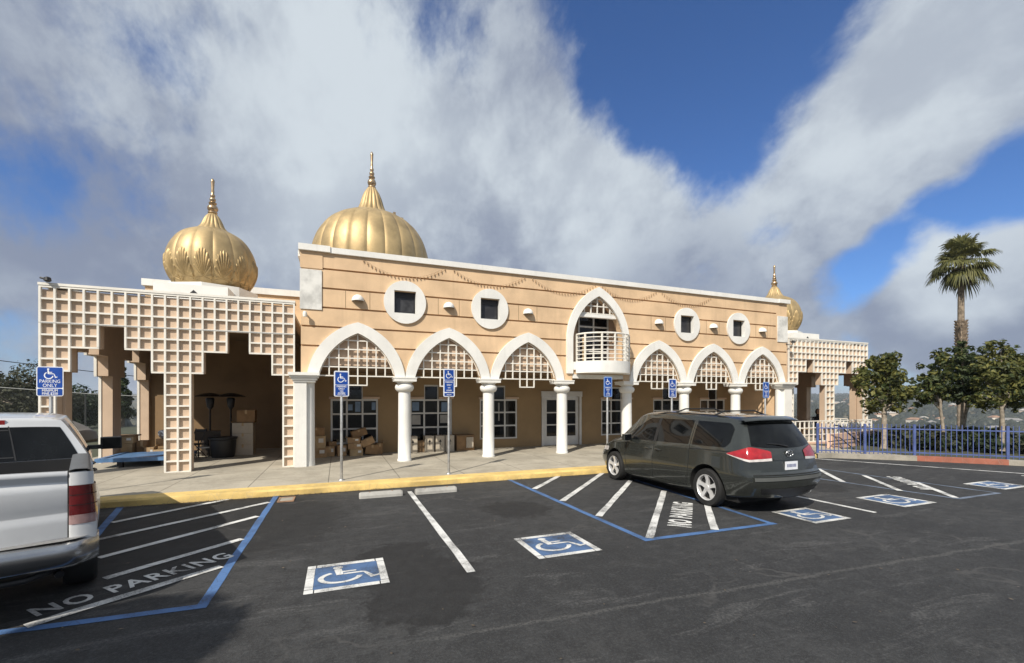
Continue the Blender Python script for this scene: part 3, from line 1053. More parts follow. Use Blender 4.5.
# columns
def column(x, y, r, parent, name='column'):
    b = MB()
    prof = [(r * 1.12, .13), (r * 1.12, .18), (r * 1.02, .20), (r * 1.0, 1.0), (r * .96, 2.2)]
    b.lathe(prof, (x, y, 0), 28)
    o = b.build(name, white, parent, smooth=50)
    q = MB()
    q.lathe([(r * .97, 2.2), (r * 1.25, 2.22), (r * 1.46, 2.28), (r * 1.5, 2.34), (r * 1.38, 2.40), (r * 1.12, 2.43), (r * 1.1, 2.45), (r * 1.5, 2.50)], (x, y, 0), 28, cap=False)
    w = r * 1.72
    q.box(x - w, x + w, y - w * .9, y + w * .9, 2.50, 2.619)
    q.box(x - w * 1.04, x + w * 1.04, y - w * .94, y + w * .94, 2.585, 2.625 - .004)
    q.build('capital', white, o, smooth=40)
    return o
for x in CX[:-1]:
    column(x, FY + .12, .185, TB)
# piers at both ends
for x0, x1, xc in ((-1.10, -.80, -.78), (17.62, 18.06, 17.62)):
    b = MB()
    b.box(x0, x1, FY - .16, FY + .28, .13, 2.46)
    b.lathe([(.19, .13), (.18, .3), (.172, 2.46)], (xc + (.0 if x0 < 0 else .0), FY + .08, 0), 24)
    o = b.build('pier', white, TB, smooth=40)
    q = MB()
    for i, (e, z0, z1) in enumerate(((.03, 2.44, 2.50), (.07, 2.50, 2.56), (.11, 2.56, 2.62))):
        q.box(min(x0, xc - .17) - e, max(x1, xc + .17) + e, FY - .16 - e, FY + .28, z0, z1 - .001)
    q.box(min(x0, xc - .17) - .14, max(x1, xc + .17) + .14, FY - .32, FY + .28, 2.62, 2.70)
    q.build('capital', white, o)
# round windows
for x in WX:
    n = 40
    b = MB()
    disc = [(x + .615 * cos(2 * pi * i / n), WZ + .635 * sin(2 * pi * i / n)) for i in range(n)]
    sq = [(x - .325, WZ - .335), (x + .325, WZ - .335), (x + .325, WZ + .335), (x - .325, WZ + .335)]
    b.plate(disc, [sq], FY - .065, FY - .001)
    o = b.build('round_window', white, TB)
    f = MB()
    yf = FY + .10
    f.box(x - .315, x + .315, yf, yf + .05, WZ + .27, WZ + .325)
    f.box(x - .315, x + .315, yf, yf + .05, WZ - .325, WZ - .285)
    f.box(x - .315, x - .275, yf, yf + .05, WZ - .284, WZ + .269)
    f.box(x + .275, x + .315, yf, yf + .05, WZ - .284, WZ + .269)
    f.build('frame', blackm, o)
    MB().box(x - .30, x + .30, yf + .02, yf + .03, WZ - .30, WZ + .30).build('pane', glassr, o)
    MB().box(x - .27, x + .27, yf + .004, yf + .019, WZ + .16, WZ + .265).build('blind', black, o)
    # reveal lining
    r = MB()
    r.box(x + .3155, x + .3245, FY - .064, FY + .29, WZ - .329, WZ + .329)
    r.box(x - .3245, x - .3155, FY - .064, FY + .29, WZ - .329, WZ + .329)
    r.box(x - .315, x + .315, FY - .064, FY + .29, WZ - .334, WZ - .3255)
    r.build('reveal', white, o)

# half dome wall lamps
def wall_lamp(x, z, parent):
    b = MB().use(white)
    n, m_ = 14, 6
    rows = []
    for i in range(m_ + 1):
        ph = pi / 2 * i / m_
        rows.append([(x + .17 * cos(ph) * cos(a), FY - .005 - .20 * cos(ph) * sin(a), z + .17 * sin(ph)) for a in [pi * k / n for k in range(n + 1)]])
    b.grid(rows)
    rim = [(p[0], p[1], z - .02) for p in rows[0]]
    b.grid([rim, rows[0]])
    b.use(black)
    b.add([(p[0], p[1], z + .01) for p in rows[0]], [tuple(range(n + 1))])
    o = b.build('wall_lamp', None, parent, smooth=60, fix=False)
    return o
for k, c in enumerate(AC):
    if k != 3:
        wall_lamp(c, 4.80, TB)
        for xx in (c - .33, c + .33):
            MB().box(xx - .006, xx + .006, FY - .003, FY, 4.56, 5.06).build('panel_joint', soffit, TB)
# security camera by the first arch
b = MB()
b.lathe([(.05, 0), (.055, .06), (.05, .12), (.03, .15)], (-.84, FY - .16, 4.22), 14)
b.tube([(-.84, FY, 4.34), (-.84, FY - .16, 4.34)], .025, 8)
b.build('security_camera', whitep, TB, smooth=40)
b = MB()
b.tube([(17.9, FY, 4.35), (18.0, FY - .2, 4.28), (17.88, FY - .34, 4.42)], .02, 6)
b.lathe([(.09, 0), (.06, .08), (.02, .1)], (17.88, FY - .34, 4.36), 10)
b.build('floodlight', blackm, TB)

# arcade windows
def pane_window(name, c, y, x0, x1, rows_z, ncol, top, parent):
    """grid window: frame bars + one dark glass"""
    f = MB()
    w = .028
    d0, d1 = y - .03, y + .04
    xs = [x0 + (x1 - x0) * i / ncol for i in range(ncol + 1)]
    for i, x in enumerate(xs):
        xa = x if i == 0 else (x - 2 * w if i == ncol else x - w)
        if top and i in (1, 2):
            f.box(xa, xa + 2 * w, d0 + .003, d1, rows_z[0] + 2 * w, top - 2 * w)
        else:
            f.box(xa, xa + 2 * w, d0 + .003, d1, rows_z[0] + 2 * w, rows_z[-1] - 2 * w)
    for j, z in enumerate(rows_z):
        za = z if j == 0 else (z - 2 * w if j == len(rows_z) - 1 else z - w)
        f.box(x0, x1, d0, d1, za, za + 2 * w)
    if top:
        f.box(xs[1] - w, xs[2] + w, d0, d1, top - 2 * w, top)
    o = f.build(name, framew, parent)
    g = MB()
    g.box(x0 + .01, x1 - .01, y + .015, y + .025, rows_z[0] + .01, rows_z[-1] - .01)
    if top:
        g.box(xs[1], xs[2], y + .015, y + .025, rows_z[-1] - .009, top - .01)
    g.build('pane', glass, o)
    return o
for c in WC:
    if c is not None:
        o = pane_window('window', c, BY + .05, c - .755, c + .755, [.465, .97, 1.475, 1.975], 3, 2.495, TB)
        q = MB()
        q.box(c + .265, c + .81, BY - .05, BY - .001, 1.985, 2.06)
        q.box(c - .81, c - .265, BY - .05, BY - .001, 1.985, 2.06)
        q.build('sill', stucco2, o)
reflm = mat('sky_reflection_blue', (.16, .24, .36), .4)  # bluish sky reflections in the panes, set as flat colour
reflpaperm = mat('pale_reflection_paper', (.34, .33, .31), .5)  # whitish reflections and papers in the panes, set as flat colour
for c_, x_, z_, w_, h_, m_ in ((AC[0], .10, 1.72, .17, .34, reflm), (AC[0], -.14, 1.70, .14, .2, reflm), (AC[0], .62, 1.74, .13, .26, reflm), (AC[1] - .05, -.55, 1.72, .24, .30, reflm), (AC[1] - .05, -.53, 1.24, .30, .34, reflpaperm),
                               (AC[1] - .05, .50, 1.70, .24, .34, reflm), (AC[1] - .05, .47, 1.26, .28, .3, reflpaperm), (AC[2] - .12, .02, 1.5, .05, .7, reflpaperm)):
    MB().box(c_ + x_ - w_ / 2, c_ + x_ + w_ / 2, BY + .058, BY + .063, z_ - h_ / 2, z_ + h_ / 2).build('reflection_paper_patch', m_, TB)
# conduit line across the left lattice, door number plate and hose tap are part of the walls
# white double door
d = MB().box(DC - .92, DC + .92, BY - .06, BY - .001, 2.085, 2.30).box(DC - .90, DC - .80, BY - .04, BY - .001, .13, 2.084).box(DC + .80, DC + .90, BY - .04, BY - .001, .13, 2.084)
dr = d.build('entrance_surround', framew, TB)
for s in (-1, 1):
    x0, x1 = (DC - .795, DC - .01) if s < 0 else (DC + .01, DC + .795)
    lf = MB()
    for a, bb2, z0, z1 in ((x0, x0 + .14, .14, 2.07), (x1 - .14, x1, .14, 2.07), (x0 + .14, x1 - .14, .14, .5), (x0 + .14, x1 - .14, 1.95, 2.07), (x0 + .14, x1 - .14, .93, .98), (x0 + .14, x1 - .14, 1.42, 1.47)):
        lf.box(a, bb2, BY + .03, BY + .08, z0, z1 - .001)
    o = lf.build('door_leaf', framew, TB)
    MB().box(x0 + .1, x1 - .1, BY + .05, BY + .06, .4, 2.0).build('pane', glass, o)
    MB().tube([(DC + s * .07, BY + .03, 1.0), (DC + s * .07, BY - .03, 1.0), (DC + s * .07, BY - .03, 1.25), (DC + s * .07, BY + .03, 1.25)], .012, 6).build('handle', steel, o)

# balcony in the tall arch
BC = AC[3]
bo = MB()
nb_ = 20
def bal_arc(r_scale, n=nb_):
    return [(BC + .10 + (AIN + .0) * r_scale * cos(pi - pi * i / n), FY - .05 - 0.86 * r_scale * sin(pi * i / n)) for i in range(n + 1)]
ar = bal_arc(1.0)
foot = ar + [(BC + AIN + .22, FY - .075 + .0), (BC - AIN - .22, FY - .075)]
foot = [(p[0], min(p[1], FY - .072)) for p in ar]
nn = len(foot)
bo.add([(p[0], p[1], 3.27) for p in foot] + [(p[0], p[1], 2.87) for p in foot],
       [tuple(range(nn)), tuple(reversed(range(nn, 2 * nn)))] + [(i, (i + 1) % nn, (i + 1) % nn + nn, i + nn) for i in range(nn)])
bal = bo.build('balcony', white, TB, smooth=40)
b = MB()
b.box(BC - AIN + .002, BC + AIN - .002, FY - .06, 14.36, 2.99, 3.265)
b.build('balcony_floor', white, TB)
MB().box(BC - AOUT + .3, BC + AOUT - .3, FY - .02, FY + .29, 2.70, 2.838).build('lintel', white, TB)
rl = MB()
ra = bal_arc(.955)
for z in (3.36, 3.50, 3.64, 3.78, 3.92, 4.06):
    rl.tube([(p[0], p[1], z) for p in ra], .017, 6)
rl.tube([(p[0], p[1], 4.20) for p in ra], .03, 8)
for i in (0, 3, 7, 10, 13, 17, 20):
    p = ra[i]
    rl.box(p[0] - .025, p[0] + .025, p[1] - .025, p[1] + .025, 3.27, 4.2)
# scroll ornaments on the right flank
for i0 in (14, 15.5, 18):
    for z in (3.43, 3.71, 3.99):
        sp = []
        for q in range(15):
            th_ = q / 14 * 2.6 * pi
            rr = .015 + .075 * q / 14
            f_ = i0 + rr * cos(th_) * 9
            f_ = max(0, min(nb_, f_))
            a0 = pi - pi * f_ / nb_
            sp.append((BC + .10 + AIN * .955 * cos(a0), FY - .05 - .86 * .955 * sin(a0), z + rr * sin(th_)))
        rl.tube(sp, .009, 5)
rl.build('railing', whitep, bal, smooth=50)
MB().box(BC - .62, BC - .50, FY + .02, FY + .05, 3.275, 4.15).build('board', cardboard2, bal)
# recess behind the balcony
rb = MB()
rb.box(BC - AIN - .3, BC + AIN + .3, 14.36, 14.46, 2.99, 5.54)
rb.box(BC - AIN - .3, BC - AIN - .2, FY + .301, 14.359, 2.99, 5.54)
rb.box(BC + AIN + .2, BC + AIN + .3, FY + .301, 14.359, 2.99, 5.54)
rb.build('balcony_recess', stucco2, TB)
bd = pane_window('balcony_door', BC, 14.30, BC - .36, BC + .94, [3.275, 3.75, 4.2, 4.65, 5.1], 2, None, TB)

# domes -------------------------------------------------------------
def dome_profile(R, H, zb):
    """onion bulb from base to neck: (r, z)"""
    pts = [(0.74, 0.0), (0.85, .09), (0.94, .20), (0.99, .31), (1.0, .40), (0.99, .50), (0.955, .60), (0.895, .70), (0.80, .80), (0.68, .88), (0.52, .945), (0.36, .985), (0.22, 1.0)]
    return [(R * r, zb + H * z) for r, z in pts]

def catmull(pts, n):
    out = []
    for i in range(len(pts) - 1):
        p0 = pts[max(0, i - 1)]; p1 = pts[i]; p2 = pts[i + 1]; p3 = pts[min(len(pts) - 1, i + 2)]
        for k in range(n):
            t = k / n
            out.append(tuple(0.5 * ((2 * b) + (-a + c) * t + (2 * a - 5 * b + 4 * c - d) * t * t + (-a + 3 * b - 3 * c + d) * t ** 3) for a, b, c, d in zip(p0, p1, p2, p3)))
    out.append(tuple(pts[-1]))
    return out

def make_dome(parent, cx, cy, R, H, zb, lobes, petals, neck_h, spire_h, nr, fr, name='dome'):
    prof = catmull(dome_profile(R, H, zb), 4)
    N = lobes * 10
    amp = 0.030 if lobes < 18 else 0.022
    off = pi / lobes
    def lob(a, i):
        return 1 - amp + amp * abs(sin((a * lobes) / 2.0)) ** 0.45
    b = MB().lathe(prof, (cx, cy, 0), N, lob)
    o = b.build(name, gold, parent, smooth=30)
    # fluted neck
    z0 = zb + H * .985
    q = MB()
    q.lathe([(nr * a_, z0 + neck_h * b_) for a_, b_ in ((1.02, -.05), (1.0, .0), (.86, .10), (.75, .22), (.66, .36), (.59, .52), (.51, .68), (.40, .84), (.24, 1.0))], (cx, cy, 0), 16 * 8,
            lambda a, i: 1 - .09 + .09 * abs(sin(a * 8)) if i > 0 else 1)
    q.build('dome_neck', gold, o, smooth=30)
    # finial: stacked rings and a tapered tip
    z1 = z0 + neck_h
    s = spire_h
    r = fr
    fp = [(r * .8, 0), (r * 1.0, .02), (r * 1.0, .05), (r * .75, .07), (r * 1.05, .11), (r * 1.15, .16), (r * .95, .22), (r * .55, .25), (r * .8, .28), (r * .85, .31), (r * .5, .35), (r * .66, .39), (r * .66, .42), (r * .38, .46),
          (r * .5, .50), (r * .5, .53), (r * .3, .57), (r * .36, .62), (r * .3, .70), (r * .40, .90), (r * .42, .94), (r * .25, .97), (r * .08, 1.0)]
    MB().lathe([(a, z1 + c * s) for a, c in fp], (cx, cy, 0), 16).build('finial', gold3, o, smooth=40)
    if petals:
        def rad_at(z):
            for (r0, za), (r1, zc) in zip(prof, prof[1:]):
                if za <= z <= zc:
                    return r0 + (r1 - r0) * (z - za) / max(1e-6, zc - za)
            return prof[0][0]
        for k in range(lobes):
            th0 = 2 * pi * (k + .5) / lobes
            if sin(th0) > 0.55:
                continue
            pm = MB()
            rows = []
            NA_, NR = 150, 9
            hw = pi / lobes * .97
            for j in range(NR + 1):
                rho = j / NR
                row = []
                for i in range(NA_ + 1):
                    al = radians(-112 + 224 * i / NA_)
                    ribs = 0.5 + 0.5 * cos(al * 20)
                    ext = 1.0 - .055 * (1 - ribs) * rho
                    up = .45 if abs(al) < pi / 2 else .16
                    ex = (rho ** .8) * ext * sin(al) * hw * (1.0 if abs(al) < pi / 2 else .95)
                    ez = zb + H * .10 + rho * ext * cos(al) * H * up
                    rr = rad_at(max(ez, prof[0][1])) * (1 - amp + amp * abs(sin(((th0 + ex) * lobes) / 2)) ** .45)
                    rr += (.008 + .024 * ribs * rho ** .6) if rho < .999 else -.01
                    row.append((cx + rr * cos(th0 + ex), cy + rr * sin(th0 + ex), ez))
                rows.append(row)
            pm.grid(rows)
            pm.build('petal_relief', gold2, o, smooth=50)
    return o

# big ribbed dome on the hall roof, with its drum
BDX, BDY = 1.28, 18.9
MB().lathe([(1.95, 5.69), (1.95, 5.95), (2.08, 5.98), (2.08, 6.07), (1.6, 6.08)], (BDX, BDY, 0), 48).build('dome_drum', white, TB, smooth=30)
make_dome(TB, BDX, BDY, 2.28, 3.40, 6.06, 22, False, 1.12, 1.50, .72, .15)
# small floodlights near the neck of the big dome
b = MB()
for a in (-.9, -.45, -.1):
    b.box(BDX + 1.25 * cos(a) - .05, BDX + 1.25 * cos(a) + .05, BDY + 1.25 * sin(a) - .05, BDY + 1.25 * sin(a) + .05, 9.14, 9.30)
b.build('spotlight', gold3, TB)

# ================================================================== LATTICE PAVILIONS
CW, CH = 0.264, 0.278
def pav_runs():
    """list of (row0,row1,[(c0,c1),...]) solid runs, rows counted from the top"""
    return [(0, 3, [(0, 20)]), (3, 5, [(0, 4), (6, 14), (16, 20)]), (5, 7, [(0, 2), (8, 12), (18, 20)]), (7, 16, [(0, 1), (9, 11), (19, 20)])]

def lattice_face(b_wall, b_bar, origin, ux, nrm, zt, t=0.25, rows_drop=0):
    """origin: start corner (x,y); ux: unit vector along the face; nrm: outward unit normal"""
    O = Vector((origin[0], origin[1], 0)); U = Vector((ux[0], ux[1], 0)); N = Vector((nrm[0], nrm[1], 0))
    def bx(bb, u0, u1, n0, n1, z0, z1):
        c = O + U * (u0 + u1) / 2 + N * (n0 + n1) / 2 + Vector((0, 0, (z0 + z1) / 2))
        bb.obox(c, U * abs(u1 - u0) / 2, N * abs(n1 - n0) / 2, Vector((0, 0, abs(z1 - z0) / 2)))
    hw = .0205
    P_ = .065
    for r0, r1, runs in pav_runs():
        for c0, c1 in runs:
            bx(b_wall, c0 * CW, c1 * CW, -P_, -P_ - t, zt - r0 * CH - (.06 if r0 == 0 else 0), zt - r1 * CH)
    # horizontal bars
    seen = {}
    for r0, r1, runs in pav_runs():
        for r in range(r0, r1 + 1):
            for c0, c1 in runs:
                if r in seen and any(a <= c0 and c1 <= d for a, d in seen[r]):
                    continue
                seen.setdefault(r, []).append((c0, c1))
                bx(b_bar, c0 * CW - hw + .003, c1 * CW + hw - .003, 0, -P_ + .002, zt - r * CH - hw, zt - r * CH + hw)
    # vertical bars
    for c in range(21):
        spans = []
        for r0, r1, runs in pav_runs():
            if any(a <= c <= d for a, d in runs):
                if spans and spans[-1][1] == r0:
                    spans[-1][1] = r1
                else:
                    spans.append([r0, r1])
        for r0, r1 in spans:
            bx(b_bar, c * CW - hw, c * CW + hw, .003, -P_ + .003, zt - r1 * CH + hw, zt - r0 * CH - hw)

def pavilion(x0, side, label):
    T = thing('lattice_pavilion', label, 'pavilion', (0, 0, 0))
    zt = 4.58
    w, bars = MB(), MB()
    lattice_face(w, bars, (x0, FY), (1, 0), (0, -1), zt)
    w.build('front_screen', stucco2, T)
    fb = bars.build('lattice', whitep, T)
    w, bars = MB(), MB()
    xs = x0 if side < 0 else x0 + 5.28
    if side < 0:
        lattice_face(w, bars, (xs, FY + .355), (0, 1), (-1, 0), zt)
    else:
        lattice_face(w, bars, (xs, FY + .355), (0, 1), (1, 0), zt)
    w.build('side_screen', stucco2, T)
    bars.build('lattice', whitep, T)
    MB().box(x0 - .02, x0 + 5.30, FY - .006, FY - .0005, zt - 3 * CH - .010, zt - 3 * CH + .004).build('joint_strip', steel, T)
    # top beam, roof
    xi0, xi1 = x0 + .36, x0 + 5.28 - .36
    MB().box(x0 - .03, x0 + 5.31, FY - .012, FY + .40, zt + .026, zt + .085).build('top_beam', whitep, T)
    MB().box(xs - .03 if side < 0 else xs - .40, xs + .40 if side < 0 else xs + .03, FY + .401, 18.98, zt + .026, zt + .085).build('top_beam', whitep, T)
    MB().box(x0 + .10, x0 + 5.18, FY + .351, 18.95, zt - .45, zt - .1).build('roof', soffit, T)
    MB().box(x0 + .10, x0 + 5.18, FY + .40, 18.95, zt - .099, zt + .0).build('roof_deck', roofm, T)
    # drum and onion dome
    cx, cy = x0 + (2.80 if side < 0 else 2.48), 16.15
    b = MB()
    b.lathe([(1.22, zt), (1.22, zt + .72), (1.05, zt + .74)], (cx, cy, 0), 8)
    b.box(cx - .95, cx + .75, FY + .9, cy - .9, zt, zt + .50)
    b.build('dome_drum', white, T)
    v = MB().add([(cx - .25, FY + .897, zt + .16), (cx + .15, FY + .897, zt + .16), (cx - .05, FY + .897, zt + .36)], [(0, 1, 2)])
    v.add([(cx - .25, FY + .9, zt + .16), (cx + .15, FY + .9, zt + .16), (cx - .05, FY + .9, zt + .36)], [(2, 1, 0)])
    v.build('vent', black, T)
    make_dome(T, cx, cy, 1.19, 1.86, zt + .73, 14, True, .54, 1.10, .46, .13)
    return T

PL = pavilion(-6.40, -1, 'tan lattice pavilion with stepped openings and an onion dome, left of the arches')
PR = pavilion(18.10, 1, 'pale lattice pavilion with stepped openings and white railings, far right end')
# small floodlight on the left corner
b = MB()
b.lathe([(.03, 0), (.07, .03), (.06, .10), (.02, .12)], (-6.22, FY - .08, 4.665), 10)
b.tube([(-6.22, FY - .08, 4.72), (-6.36, FY - .05, 4.76)], .025, 6)
b.build('floodlight', black, PL)
# back wall of the left pavilion is the hall wall; white railing and plinth of the right one
rr_ = MB()
def rail_run(b, a, c, z0, z1, n, hb=3):
    a, c = Vector((*a, 0)), Vector((*c, 0))
    d = (c - a)
    u = d.normalized()
    nn = Vector((-u.y, u.x, 0))
    for k in range(n + 1):
        p = a + d * k / n
        b.obox(p + Vector((0, 0, (z0 + z1) / 2)), u * .02, nn * .021, Vector((0, 0, (z1 - z0) / 2)))
    for k in range(hb + 1):
        z = z0 + .05 + (z1 - z0 - .07) * k / hb
        b.obox((a + c) / 2 + Vector((0, 0, z)), u * (d.length / 2), nn * .017, Vector((0, 0, .02)))
rail_run(rr_, (18.2, 13.30), (23.3, 13.30), 0.10, 1.05, 18)
rail_run(rr_, (23.3, 13.30), (23.3, 18.8), 0.10, 1.05, 16)
rr_.build('railing', whitep, PR)
for x0, x1 in ((20.9, 21.6), (21.75, 22.9)):
    MB().box(x0, x1, 13.32, 13.34, .2, .95).build('rail_panel', whitep, PR)
MB().box(17.75, 24.3, 12.85, 13.2, -0.6, 0.14).box(17.75, 18.1, 11.7, 12.849, -.6, 0.11).build('plinth', pinkwall, PR)
# stair side wall and black handrail in front of it
ST = thing('stair_wall', 'low peach stair wall with black sloping handrails behind the blue fence', 'wall', (0, 0, 0))
b = MB()
b.add([(17.3, 11.2, -.3), (22.2, 12.4, -.9), (22.2, 12.4, .62), (17.3, 11.2, .66), (17.25, 11.35, -.3), (22.15, 12.55, -.9), (22.15, 12.55, .62), (17.25, 11.35, .66)],
      [(0, 1, 2, 3), (4, 5, 6, 7), (3, 2, 6, 7), (0, 3, 7, 4), (1, 2, 6, 5)])
b.build('wall', pinkwall, ST)
for dz, r in ((.98, .026), (.55, .018), (.2, .016)):
    MB().tube([(16.95, 10.9, dz + .05), (17.25, 10.9, dz + .02), (18.65, 10.95, dz - .75)], r, 6).build('handrail', blackm, ST)
b = MB()
b.tube([(16.8, 11.0, .42), (22.0, 12.25, .36)], .018, 6)
b.build('rail', blackm, ST)

# ================================================================== STRING LIGHTS
bulbm = mat('bulb_amber', (0.34, 0.21, 0.11), 0.3)
ords = ['above the leftmost arch', 'above the second and third arches', 'just left of the balcony arch apex', 'just right of the balcony arch apex', 'at the far right']
for k in range(5):
    x0, x1 = AC[k] + .05, AC[k + 1] - .02
    T = thing('string_lights', 'swag of tiny string light bulbs under the cornice ' + ords[k], 'string lights', ((x0 + x1) / 2, FY - .03, 6.0), 0, 'string light swags under the cornice')
    pts = []
    for i in range(25):
        t = i / 24
        pts.append((x0 + (x1 - x0) * t - (x0 + x1) / 2, 0, -.46 * (1 - (2 * t - 1) ** 2) + .07))
    MB().tube(pts, .0018, 4).build('wire', black, T)
    for i in range(1, 24):
        p = pts[i]
        MB().lathe([(.006, .0), (.009, -.03), (.014, -.055), (.011, -.08), (.003, -.095)], (p[0], p[1], p[2]), 8).build('bulb', bulbm, T, smooth=50)

# dry leaves and grit gathered along the kerb and on the lot
rl_ = random.Random(4)
lt = MB()
for _ in range(1500):
    if rl_.random() < .6:
        x, y = rl_.uniform(-7, 1.0), 10.12 - abs(rl_.gauss(0, .09)) - .01
    elif rl_.random() < .6:
        x, y = rl_.uniform(-7, 14), 10.12 - abs(rl_.gauss(0, .05)) - .01
    else:
        x, y = rl_.uniform(-6, 14), rl_.uniform(2.2, 10)
    r_ = rl_.uniform(.008, .024)
    a_ = rl_.uniform(0, 6.28)
    u_ = Vector((cos(a_), sin(a_), rl_.uniform(-.2, .2))) * r_
    v_ = Vector((-sin(a_), cos(a_), rl_.uniform(-.2, .2))) * r_ * .5
    p_ = Vector((x, y, .014 + rl_.random() * .01))
    lt.add([p_ - u_, p_ - v_, p_ + u_, p_ + v_], [(0, 1, 2, 3)])
tag(lt.build('leaf_litter', leaf_mat('dry_leaf', (.16, .12, .075), (.04, .03, .02), 3, 0), fix=False), 'dry leaf litter along the yellow kerb', 'leaf litter', None, 'stuff')

# ================================================================== PARKING SIGNS
def flat_text(b, body, size, x, z, y, sx=1.0, bold=0.0):
    vs, fs = text_mesh(body, size, bold=bold, sx=sx)
    b.add([(x + v[0], y, z + v[1]) for v in vs], fs)

def parking_sign(x, y, zb, zt, w, style, label):
    T = thing('parking_sign', label, 'sign', (x, y, 0.13), 0, 'blue accessible parking signs along the kerb')
    h = zt - zb
    zb -= .13
    zt -= .13
    po = MB()
    po.lathe([(.03, 0), (.03, zt - .02), (.02, zt)], (0, .035, 0), 12)
    po.lathe([(.07, 0), (.06, .02), (.03, .03)], (0, .035, 0), 12)
    po.build('post', steel, T, smooth=40)
    r = .035
    def rrect(W_, z0, z1, r):
        pts = []
        for cx, cz, a0 in ((W_ - r, z1 - r, 0), (-W_ + r, z1 - r, 90), (-W_ + r, z0 + r, 180), (W_ - r, z0 + r, 270)):
            for k in range(6):
                a = radians(a0 + 18 * k)
                pts.append((cx + r * cos(a), cz + r * sin(a)))
        return pts
    MB().plate(rrect(w / 2, zb, zt, r), [], 0, .004).build('panel', signwhite if style != 'pale' else signpale, T)
    face = MB().use(signblue)
    m = .014
    hw = w / 2 - m
    wr = MB()
    if style == 'big':
        zl = zb + h * .27
        face.plate(rrect(hw, zl + .008, zt - m, .02), [], -.002, -.0005)
        face.plate(rrect(hw, zb + m, zl - .008, .02), [], -.002, -.0005)
        for p in isa_glyph(.25):
            wr.add([(q[0] - .0, -.004, zt - m - .125 + q[1]) for q in p], [tuple(range(len(p)))])
        flat_text(wr, 'PARKING', .088, 0, zb + h * .50, -.004, .82, .0)
        flat_text(wr, 'ONLY', .088, 0, zb + h * .36, -.004, .88, .0)
        flat_text(wr, 'MINIMUM', .062, 0, zb + h * .19, -.004, .85, .001)
        flat_text(wr, 'FINE $250', .062, 0, zb + h * .085, -.004, .85, .001)
    else:
        s_ = w * .80
        face.plate(rrect(hw - .012, zt - w + .01, zt - .028, .012), [], -.002, -.0005)
        for p in isa_glyph(s_ * .98):
            wr.add([(q[0], -.004, zt - .5 * w - .010 + q[1]) for q in p], [tuple(range(len(p)))])
        rest = h - w
        k = (w / .32) * .82
        rows_ = [('PARKING', .070), ('ONLY', .070), ('VAN', .052), ('ACCESSIBLE', .050)]
        if style == 'tall':
            zsp = zb + .17 * h
            face.plate(rrect(hw - .012, zsp, zt - w, .01), [], -.002, -.0005)
            face.plate(rrect(hw - .012, zb + .02, zsp - .025, .01), [], -.002, -.0005)
            ys = [zsp + (zt - w - zsp) * f for f in (.84, .60, .36, .14)]
            flat_text(wr, 'MINIMUM', .042 * k, 0, zb + .105, -.004, .9, .0008)
            flat_text(wr, 'FINE $250', .042 * k, 0, zb + .050, -.004, .9, .0008)
        else:
            face.plate(rrect(hw - .012, zb + .02, zt - w, .01), [], -.002, -.0005)
            ys = [zb + .02 + (zt - w - zb - .02) * f for f in (.86, .64, .42, .24)]
            flat_text(wr, 'MINIMUM FINE $250', .030 * k, 0, zb + .045, -.004, .8, .0006)
        for (tx, sz), yy in zip(rows_, ys):
            flat_text(wr, tx, sz * k, 0, yy, -.004, .86 if len(tx) < 9 else .7, .0012)
    face.build('blue_field', None, T)
    wr.build('lettering', signwhite, T, fix=False)
    bl = MB()
    for zz_ in (zt - .03, zb + .03):
        bl.lathe([(.010, 0), (.008, .006)], (0, 0, 0), 8)
    bl2 = MB()
    bl2.box(-.012, .012, -.008, -.0045, zb + .012, zb + .032)
    bl2.build('bolt', steel, T)
    return T

parking_sign(-4.98, 10.82, 2.02, 2.57, .385, 'big', 'large blue parking only sign behind the white pickup')
parking_sign(.075, 10.80, 2.03, 2.61, .32, 'std', 'blue parking sign in front of the leftmost arch')
parking_sign(2.55, 10.78, 2.03, 2.72, .285, 'tall', 'tallest blue sign plate, in front of the second arch from the left')
parking_sign(7.13, 10.76, 2.04, 2.61, .275, 'pale', 'blue sign with pale border below the balcony')
parking_sign(9.42, 10.76, 2.02, 2.59, .295, 'std', 'blue sign just right of the balcony, behind the dark minivan roof')
parking_sign(13.30, 10.74, 2.02, 2.55, .28, 'pale', 'blue sign furthest right, before the rightmost arch')

# ================================================================== BOXES AND GOODS UNDER THE ARCHES
def carton(x, y, z, w, d, h, rz, label, m=None, tilt=(0, 0), lab=True, group='cardboard boxes under the building'):
    T = thing('cardboard_box', label, 'box', (x, y, z), rz, group)
    T.rotation_euler = (tilt[0], tilt[1], rz)
    b = MB().box(-w / 2, w / 2, -d / 2, d / 2, 0, h)
    o = bevel(b.build('carton', m or cardboard, T), .006, 1)
    f = MB()
    f.box(-w / 2 - .003, w / 2 + .003, -.03, .03, h - .0, h + .002)
    f.box(-.03, .03, -d / 2 - .003, -d / 2 - .0005, h * .7, h + .001)
    f.build('tape', cardboard2, T)
    if tilt == (0, 0) and (int(abs(x * 731) + abs(z * 577)) % 3 == 0):
        for sx_ in (-1, 1):
            ang = radians(35 + (int(abs(x * 91)) % 40))
            c_ = Vector((sx_ * (w / 2 + .10 * cos(ang) * .5), 0, h + .004 + .10 * sin(ang) * .5 * (1 if sx_ > 0 else .4)))
            MB().obox(c_, (.05 * cos(ang), 0, sx_ * .05 * sin(ang) * (1 if sx_ > 0 else .4)), (0, d * .48, 0), (0, 0, .003)).build('flap', cardboard2, T)
    if lab:
        MB().box(w * .12, w * .38, -d / 2 - .004, -d / 2 - .001, h * .45, h * .8).build('label', paper, T)
    return T
F0 = .132
carton(-.62, 15.45, F0, .56, .42, .30, .05, 'bottom box of the stack beside the white end pier')
